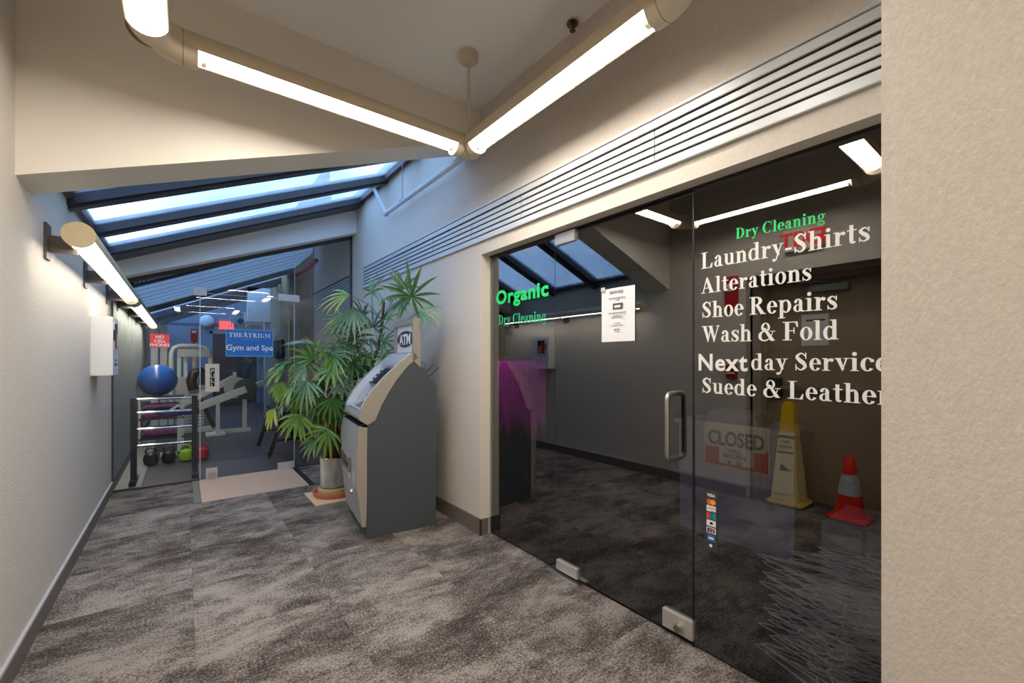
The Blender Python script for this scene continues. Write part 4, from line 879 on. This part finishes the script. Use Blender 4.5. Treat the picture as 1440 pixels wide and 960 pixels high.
for i in range(22):      # inner crown, between the outer fans
    u = rp.uniform(405, 520); v = rp.uniform(495, 590) if u < 470 else rp.uniform(470, 560)
    FR.append((u, v, rp.uniform(4.5, 4.75), (rp.uniform(-.8, .4), rp.uniform(-.9, .5)), rp.uniform(26, 36), rp.choice((7, 8, 9)), rp.uniform(80, 130), rp.uniform(.5, .8), rp.choice((0, 0, 1, 3))))
for (u, v, Y, dr_, Lp, n, spd, drp, ci) in FR:
    Y = min(Y, 1.60/(rd(u, v).x/rd(u, v).y)); h = pt(u, v, Y); s_ = Y/rd(u, v).y; cdv = RT*dr_[0]+UP*dr_[1]; to = camdir(h)
    nr = (to*.60+UP*.65+V_((rp.uniform(-.45, .45), rp.uniform(-.45, .45), rp.uniform(-.2, .3)))).normalized()
    frond(h, cdv+to*.15, nr, Lp*s_*1.15, n, spd*.9, drp, LM[ci], wd=.030)
# ================================================================ AED CABINET
ae = empty('defibrillator_cabinet', (XL, 5.05, 1.3), 'white defibrillator cabinet on the left wall before the gym glass', 'cabinet')
Y0, Y1, Z0, Z1, XD = 4.87, 5.25, 1.275, 1.77, XL+.125
B('body', M_WHITE, ae, XL, XD, Y0, Y1, Z0, Z1, bev=.004)
dr2 = B('door', mat('cool white door', (226, 230, 234), .4), ae, XD, XD+.012, Y0+.003, Y1-.003, Z0+.003, Z1-.003, bev=.002)
B('window_frame', M_WHITE, dr2, XD+.010, XD+.016, Y0+.07, Y0+.255, Z1-.275, Z1-.045); B('window_pane', M_BLACK, dr2, XD+.013, XD+.018, Y0+.08, Y0+.245, Z1-.265, Z1-.055)
B('red_case', M_RED, dr2, XD+.0175, XD+.0185, Y0+.085, Y0+.17, Z1-.255, Z1-.085); B('tan_case', mat('tan case', (190, 150, 100), .5), dr2, XD+.0180, XD+.019, Y0+.15, Y0+.235, Z1-.26, Z1-.14)
B('latch', M_BLACK, dr2, XD+.012, XD+.026, Y0+.045, Y0+.06, Z1-.2, Z1-.11, bev=.003)
TXT('In Case of', .035, (XD+.0125, (Y0+Y1)/2, Z0+.12), RLW, M_INK, dr2); TXT('EMERGENCY', .035, (XD+.0125, (Y0+Y1)/2, Z0+.08), RLW, M_INK, dr2)
B('cable_cover', M_BEAM, ae, XL, XL+.02, Y0+.02, Y0+.10, .9, Z0) if False else None
# ================================================================ DOOR AND SIGNS ON THE LEFT WALL NEAR THE VIEWPOINT (seen in the glass)
M_DOOR = mat('beige painted door', (168, 148, 124), .55); M_FRAME = mat('tan door frame', (176, 158, 134), .5)
d2 = S(empty('door_2', (XL-.38, D2a, 0)))
XV = XL-.38
B('leaf', M_DOOR, d2, XV-.045, XV, D2a+.05, D2b-.05, .005, D2h-.06)
for y0, y1, z0, z1 in ((D2a+.001, D2a+.05, 0, D2h-.06), (D2b-.05, D2b-.001, 0, D2h-.06), (D2a+.001, D2b-.001, D2h-.06, D2h-.001)): B('frame', M_FRAME, d2, XV-.06, XV+.022, y0, y1, z0, z1, bev=.002)
cl_ = B('door_closer', mat('closer grey', (150, 160, 158), .4, metal=.4), d2, XV, XV+.055, 1.26, 1.58, 2.07, 2.14, bev=.006); MB().tube([(XV+.03, 1.40, 2.14), (XV+.03, 1.40, 2.16), (XV+.12, 1.6, 2.17), (XV+.02, 1.75, 2.20)], .008, 8).build('closer_arm', mat('closer grey'), cl_, True)
pb = B('panic_bar', mat('satin bar', (190, 186, 178), .35, metal=.7), d2, XV+.03, XV+.06, 1.06, 1.84, 1.11, 1.14, bev=.004); B('latch_box', mat('dark latch', (70, 64, 58), .5, metal=.4), pb, XV, XV+.065, 1.83, 1.95, 1.03, 1.22, bev=.004)
nq = B('door_notice', M_PAPER, None, XV+.001, XV+.003, 1.43, 1.66, 1.55, 1.86); tag(nq, 'white paper notice taped to the beige door', 'notice')
rt = B('red_heading', mat('dull red', (160, 60, 50), .7), nq, XV+.003, XV+.0035, 1.46, 1.62, 1.79, 1.81)
ex = empty('exit_sign', (XL, 1.5, 2.42), 'cream EXIT sign with red letters on the left wall over the beige door', 'sign')
B('housing', mat('cream exit', (226, 216, 196), .5), ex, XL, XL+.05, 1.35, 1.67, 2.42, 2.63, bev=.004)
TXT('EXIT', .19, (XL+.052, 1.51, 2.46), RLW, mat('exit red letters', (220, 30, 36), .5, emit=(1, .02, .03), es=.35), ex, bold=.006, xs=.95)
fa = empty('fire_strobe', (XL, 2.17, 2.1), 'red fire alarm strobe on the left wall beside the beige door', 'alarm')
B('plate', M_RED, fa, XL, XL+.035, 2.10, 2.235, 1.93, 2.28, bev=.006); B('strobe_lens', mat('clear strobe', (220, 220, 220), .2), fa, XL+.035, XL+.06, 2.14, 2.2, 2.12, 2.2, bev=.006)
ps = empty('pull_station', (XL, 2.17, 1.3), 'red fire alarm pull station on the left wall below the strobe', 'alarm')
B('body', M_RED, ps, XL, XL+.04, 2.11, 2.22, 1.22, 1.36, bev=.005); B('handle', M_WHITE, ps, XL+.04, XL+.055, 2.125, 2.205, 1.26, 1.28, bev=.003); B('black_label', M_BLACK, ps, XL+.04, XL+.042, 2.125, 2.205, 1.30, 1.34)
# cones
def cone_y(x, y):
    r = empty('wet_floor_cone', (x, y, 0), 'tall yellow wet floor cone against the left wall, mirrored in the glass', 'cone')
    M_Y = mat('yellow plastic', (240, 200, 20), .4); M_YP = mat('pale yellow panel', (240, 226, 160), .5)
    mb = MB(); mb.box(x-.16, x+.16, y-.16, y+.16, 0, .05, bev=.02); mb.build('base', mat('cone base yellow', (232, 208, 110), .45), r, True)
    def fr(z0, z1, h0, h1, m, nm):
        mb = MB(); q = []
        for z, h in ((z0, h0), (z1, h1)): q.append([mb.b.verts.new((x+sx*h, y+sy*h, z)) for sx, sy in ((-1, -1), (1, -1), (1, 1), (-1, 1))])
        for k in range(4): mb.b.faces.new((q[0][k], q[0][(k+1) % 4], q[1][(k+1) % 4], q[1][k]))
        mb.b.faces.new(q[0][::-1]); mb.b.faces.new(q[1]); bmesh.ops.bevel(mb.b, geom=[e for e in mb.b.edges], offset=.006, segments=2, affect='EDGES'); return mb.build(nm, m, r, True)
    fr(.05, .70, .120, .068, M_YP, 'lower_body'); fr(.70, .98, .068, .045, M_Y, 'upper_body'); fr(.98, 1.0, .036, .034, M_Y, 'cap')
    tilt = math.atan2(.052, .65)
    for k, t in enumerate(('CAUTION', 'WET', 'FLOOR', 'PISO MOJADO')): TXT(t, .034 if k < 3 else .022, (x+.072+.0042*k+.004, y, .65-.048*k), (PI/2-tilt, 0, PI/2), mat('cone ink', (60, 66, 80), .6), r, bold=.001)
    MB().prism([(x+.100, y-.05, .34), (x+.100, y+.03, .40), (x+.104, y+.05, .34)], (.003, 0, 0)).build('pictogram', mat('cone ink'), r)
cone_y(XL-.15, 1.69)
def cone_o(x, y):
    r = empty('traffic_cone', (x, y, 0), 'small orange traffic cone with a silver band against the left wall', 'cone')
    M_O = mat('orange plastic', (235, 40, 14), .4); B('base', M_O, r, x-.15, x+.15, y-.15, y+.15, 0, .03, bev=.012)
    R_ = lambda z: .115-(z-.03)*.155
    MB().lathe([(R_(.03), .03), (R_(.22), .22)], (x, y, 0), 36, cap=False).build('lower_cone', M_O, r, True)
    MB().lathe([(R_(.22)+.002, .22), (R_(.40)+.002, .40)], (x, y, 0), 36, cap=False).build('silver_band', mat('silver band', (190, 196, 196), .35), r, True)
    MB().lathe([(R_(.40), .40), (R_(.54), .54), (R_(.55)-.008, .55), (.001, .55)], (x, y, 0), 36, cap=False).build('upper_cone', M_O, r, True)
cone_o(XL-.12, 1.20)

# ================================================================ GYM
M_PAD = mat('black vinyl pad', (28, 28, 32), .4); M_GREYC = mat('pale grey shroud', (178, 182, 182), .4)
def bar(mb, a, b, w=.05, h=.05):
    a = Vector(a); b = Vector(b); d = b-a; q = d.to_track_quat('X', 'Z').to_matrix().to_4x4(); return mb.box(0, d.length, -w/2, w/2, -h/2, h/2, M=Matrix.Translation(a)@q)
# dumbbell / bar rack behind the fixed glass
rk = empty('storage_rack', (-.15, 6.55, 0), 'black post rack with four chrome rails right behind the fixed glass', 'rack')
for x in (-.445, .115):
    p = B('post', mat('navy black post', (34, 38, 50), .4), rk, x-.028, x+.028, 6.50, 6.55, .03, .975, bev=.004); B('foot', mat('navy black post'), rk, x-.03, x+.03, 6.33, 6.78, 0, .05, bev=.005)
for z in (.955, .80, .61, .42):
    MB().tube([(-.42, 6.525, z), (.09, 6.525, z)], .014, 14).build('rail', M_CHROME, rk, True)
# second shelf rack with mats and ball
sr = empty('mat_shelf', (-.3, 9.3, 0), 'low open shelf holding purple mats beneath the blue ball', 'shelf')
for z in (.12, .44, .78): B('shelf_board', mat('dark shelf', (46, 46, 50), .5), sr, -.56, .02, 9.05, 9.45, z, z+.03)
for x in (-.55, .0):
    for y in (9.07, 9.43): B('post', M_MACH, sr, x-.015, x+.015, y-.015, y+.015, 0, .81)
for k in range(3):
    o = MB().box(-.52, -.04, 9.08, 9.42, .475+.075*k, .54+.075*k, bev=.02).build('exercise_mat', [M_PURPLE, M_PAD, mat('mauve foam', (150, 90, 150), .6)][k], None, True)
    tag(o, ['purple foam mat, lowest on the middle shelf under the blue ball', 'black foam mat between two purple ones under the blue ball', 'mauve foam mat, topmost under the blue ball'][k], 'mat', 'foam mats on the low shelf')
for k in range(2):
    o = MB().tube([(-.50, 9.15+.17*k, .235), (-.06, 9.15+.17*k, .235)], .075, 24).build('rolled_mat', [M_PURPLE, M_PAD][k], None, True); tag(o, ['purple rolled mat on the bottom shelf of the gym rack', 'black rolled mat on the bottom shelf of the gym rack'][k], 'mat', 'rolled mats on the bottom shelf')
c0 = onY(223.5, 532, 9.25); bl = MB().ball((c0.x-.01, 9.25, 1.075), .262, sz=.99, seg=48).build('exercise_ball', M_BLUE, None, True); tag(bl, 'large glossy blue exercise ball on the shelf behind the gym glass', 'ball')
# padded bench behind the rack
bh = empty('weight_bench', (.0, 8.1, 0), 'low bench with a blue-black pad behind the chrome rails', 'bench')
MB().box(-.30, .22, 7.95, 8.2, .60, .67, bev=.02).build('pad', mat('navy vinyl', (30, 50, 110), .35), bh, True)
mb = MB(); bar(mb, (-.04, 8.07, .02), (-.04, 8.07, .60)); bar(mb, (-.26, 8.07, .03), (.2, 8.07, .03)); bar(mb, (-.24, 8.07, .60), (-.04, 8.07, .75), .03, .03); mb.build('frame', M_MACH, bh)
for x, z, m, lb in ((-.34, 0, M_PAD, 'black kettlebell at the left on the gym floor behind the rack'), (-.15, 0, M_PAD, 'black kettlebell in the middle on the gym floor behind the rack'), (.035, 0, mat('lime kettlebell', (160, 200, 40), .4), 'lime green kettlebell on the gym floor behind the rack'), (.22, 0, mat('red kettlebell', (200, 40, 60), .4), 'red kettlebell on the gym floor behind the rack')):
    k = empty('kettlebell', (x, 7.55, 0), lb, 'kettlebell', 'kettlebells behind the rack'); MB().lathe([(.045, 0), (.075, .02), (.085, .08), (.07, .14), (.03, .165), (.001, .17)], (x, 7.55, 0), 24, cap=False).build('body', m, k, True)
    MB().tube([(x-.045, 7.55, .14), (x-.055, 7.55, .19), (x-.03, 7.55, .225), (x+.03, 7.55, .225), (x+.055, 7.55, .19), (x+.045, 7.55, .14)], .012, 10).build('handle', m, k, True)
# upright pillars machine behind the ball
ut = empty('cable_tower', (-.25, 11.0, 0), 'tall cream cable tower behind the blue ball', 'exercise machine')
for u0 in (217.5, 230.5):
    c1 = onY(u0, 480, 11.0); B('upright', M_MACH, ut, c1.x-.055, c1.x+.055, 10.94, 11.06, 0, 2.05, bev=.008)
B('cross_head', M_MACH, ut, onY(213, 480, 11).x, onY(235, 480, 11).x, 10.93, 11.07, 2.02, 2.12, bev=.008)
B('base', M_MACH, ut, -.55, .05, 10.7, 11.3, 0, .08, bev=.01)
# weight stack machine
YM = 10.6
wm = empty('weight_stack_machine', (.2, YM, 0), 'white arched weight stack machine with black pads in the gym', 'exercise machine')
pA = [onY(u, v, YM) for u, v in ((241, 590), (241, 510), (241.5, 496), (245, 489), (252, 486), (275, 486), (286, 488), (293, 492), (296, 500), (297, 515))]; pA[0].z = .05
MB().tube(pA, .042, 14).build('arch_frame', M_MACH, wm, True)
for u in (252, 261, 273): 
    t0 = onY(u, 488, YM+.1); B('guide_post', M_MACH if u != 273 else M_CHROME, wm, t0.x-.03, t0.x+.03, YM+.07, YM+.13, .1, t0.z)
g0 = onY(250, 490, YM-.05); g1 = onY(296, 502, YM-.05); B('guard_panel', M_GREYC, wm, g0.x, g1.x, YM-.07, YM-.06, g1.z, g0.z, bev=.005)
s0 = onY(247, 530, YM); s1 = onY(262, 600, YM); B('weight_stack', M_GREYC, wm, s0.x, s1.x+.04, YM-.12, YM+.12, .08, s0.z, bev=.01)
for k in range(12): B('stack_plate', M_STEELW, wm, .07, .33, YM-.10, YM+.10, .12+.06*k, .165+.06*k)
s2 = onY(262, 532, YM); s3 = onY(303, 600, YM); B('cabinet', M_MACH, wm, s2.x+.02, s3.x-.15, YM+.15, YM+.4, .0, s2.z-.1, bev=.02)
pd = onY(278, 532, YM-.2)
mb = MB(); mb.tube([onY(272, 548, YM-.2), onY(269, 535, YM-.2), onY(273, 524, YM-.2), onY(282, 521, YM-.2), onY(288, 528, YM-.2), onY(287, 541, YM-.2)], .085, 14).build('pad', M_PAD, wm, True)
mb = MB(); bar(mb, onY(245, 574, YM-.2), onY(300, 546, YM-.2), .07, .12); bar(mb, onY(300, 546, YM-.2), onY(331, 530, YM-.1), .06, .11); bar(mb, onY(331, 533, YM-.1), onY(330, 523, YM-.1), .06, .06); mb.build('lever_arm', M_MACH, wm)
mb = MB(); bar(mb, onY(283, 562, YM-.3), onY(301, 600, YM-.3), .04, .07); mb.build('seat_strut', M_PAD, wm)
bb = B('base_rail', M_MACH, wm, onY(240, 597, YM).x, onY(305, 597, YM).x, YM-.25, YM-.12, .0, .10, bev=.01)
# plate-loaded lever machine
YP = 9.7
pm = empty('plate_loaded_machine', (.8, YP, 0), 'white lever machine with a grey weight plate on its arm', 'exercise machine')
mb = MB(); bar(mb, onY(282, 571, YP), onY(346, 547, YP), .07, .13); mb.build('lever_arm', M_MACH, pm)
mb = MB(); bar(mb, onY(352, 545, YP+.6), onY(372, 537, YP+.7), .06, .10); mb.build('rear_arm', M_MACH, pm)
hub = onY(346, 547, YP+.08)
MB().tube([hub, hub+V_((0, .05, 0))], .20, 36).build('weight_plate', mat('dark iron plate', (86, 90, 86), .45, metal=.3), pm, True)
MB().tube([hub+V_((-.13, .25, .02)), hub+V_((-.13, .29, .02))], .21, 36).build('weight_plate', M_GREYC, pm, True)
MB().tube([hub-V_((0, .06, 0)), hub], .05, 18).build('plate_hub', M_CHROME, pm, True)
c1 = onY(306.5, 560, YP); mb = MB(); bar(mb, (c1.x, YP, .02), (c1.x, YP, c1.z), .06, .06); mb.build('leg', M_MACH, pm)
B('foot_plate', M_MACH, pm, c1.x-.18, c1.x+.12, YP-.05, YP+.35, 0, .04, bev=.005); B('base_rail', M_MACH, pm, c1.x-.05, hub.x+.1, YP+.25, YP+.33, .0, .07)
mb = MB(); bar(mb, (hub.x, YP+.3, .05), (hub.x, YP+.3, hub.z), .07, .07); mb.build('leg', M_MACH, pm)
# black framed bench at right
kb = empty('folding_step_frame', (1.25, 7.6, 0), 'black A-frame stand behind the palm inside the gym', 'stand')
M_BK = mat('black tube', (22, 22, 26), .4)
for y in (7.0, 8.1):
    for s_ in (-1, 1): mb = MB(); bar(mb, (1.25+.27*s_, y, .01), (1.25+.10*s_, y, .62), .05, .05); mb.build('leg', M_BK, kb)
    mb = MB(); bar(mb, (1.05, y, .25), (1.45, y, .25), .04, .04); mb.build('crossbar', M_BK, kb)
mb = MB(); bar(mb, (1.25, 6.95, .64), (1.25, 8.15, .64), .30, .05); mb.build('top_pad', M_PAD, kb)
# wall things at the back of the gym
q = onY(291, 451.5, YB-.05); dm = MB().ball((q.x, YB-.11, q.z), .19, sy=.55, seg=28).build('dome_lamp', mat('frosted white dome', (222, 228, 232), .4), None, True); tag(dm, 'round frosted white dome fixture on the blue back wall', 'lamp')
q = onY(319, 457, YB-.06); eg = empty('exit_sign', (q.x, YB, q.z), 'small glowing red exit sign on the gym back wall', 'sign'); B('panel', M_REDD, eg, q.x-.19, q.x+.19, YB-.06, YB, q.z-.13, q.z+.12); TXT('EXIT', .17, (q.x, YB-.062, q.z-.06), RYM, mat('exit pale', (255, 190, 180), .5), eg, bold=.004)
q = onY(338.5, 451.5, YB-.3); fn = empty('wall_fan', (q.x, YB, q.z), 'round grey wall fan beside the exit sign in the gym', 'fan'); M_FAN = mat('fan grey', (120, 140, 152), .5)
for r_ in (.30, .22, .14):
    MB().tube([(q.x+r_*math.cos(2*PI*k/28), YB-.30, q.z+r_*math.sin(2*PI*k/28)) for k in range(29)], .010, 6).build('guard_ring', mat('fan wire', (176, 196, 208), .4), fn, True)
for k in range(14): a_ = 2*PI*k/14; MB().tube([(q.x, YB-.31, q.z), (q.x+.3*math.cos(a_), YB-.31, q.z+.3*math.sin(a_))], .004, 5).build('guard_wire', mat('fan wire'), fn)
for k in range(4): a_ = 2*PI*k/4; MB().prism([(q.x, YB-.27, q.z), (q.x+.26*math.cos(a_-.3), YB-.24, q.z+.26*math.sin(a_-.3)), (q.x+.27*math.cos(a_+.3), YB-.29, q.z+.27*math.sin(a_+.3))], (0, .006, 0)).build('blade', M_FAN, fn)
MB().tube([(q.x, YB-.33, q.z), (q.x, YB-.12, q.z)], .08, 20).build('motor', mat('fan motor', (60, 76, 88), .5), fn, True); MB().tube([(q.x, YB-.2, q.z), (q.x, YB, q.z-.1)], .03, 10).build('arm', M_FAN, fn, True)
q = onY(273, 472, 13.0); al = empty('fire_alarm', (q.x, 13, q.z), 'red fire alarm horn on its post inside the gym', 'alarm'); B('box', M_RED, al, q.x-.065, q.x+.075, 12.93, 13.0, q.z-.16, q.z+.16, bev=.008); B('strobe', M_WHITE, al, q.x-.04, q.x+.05, 12.9, 12.93, q.z+.06, q.z+.12); B('post', M_BLACK, al, q.x-.02, q.x+.02, 12.98, 13.02, 0, q.z-.16)
# red sprinkler main high in the gym
rd_ = MB().tube([onY(417, 386, 8.0), onY(434, 376, 7.6), onY(445, 366, 7.3)], .035, 12).build('red_pipe', M_RED, None, True); tag(rd_, 'red sprinkler pipe crossing high behind the gym glass', 'pipe')
# seated things on the gym's brown side
tv = empty('wall_television', (2.05, 13, 1.6), 'black wall television on the brown gym wall', 'television'); B('screen', M_BLACK, tv, 2.02, 2.07, 12.4, 13.9, 1.5, 1.95, bev=.006); B('mount', M_METAL, tv, 2.07, 2.1, 13.0, 13.2, 1.65, 1.85)

# lettering becomes plain mesh
bpy.context.view_layer.update(); dg = bpy.context.evaluated_depsgraph_get()
for o in TEXTS:
    me = bpy.data.meshes.new_from_object(o.evaluated_get(dg)); me.name = o.name
    n = bpy.data.objects.new(o.name, me); COL.objects.link(n); n.location = o.location; n.rotation_euler = o.rotation_euler; n.scale = o.scale
    if o.parent: n.parent = o.parent; n.matrix_parent_inverse = o.matrix_parent_inverse
    nm = o.name.split('.')[0]; bpy.data.objects.remove(o); n.name = nm

S(B('trim_6', mat('pale yellow trim', (206, 186, 120), .6), None, 2.06, 2.10, 11.6, 11.75, 0, 2.4))
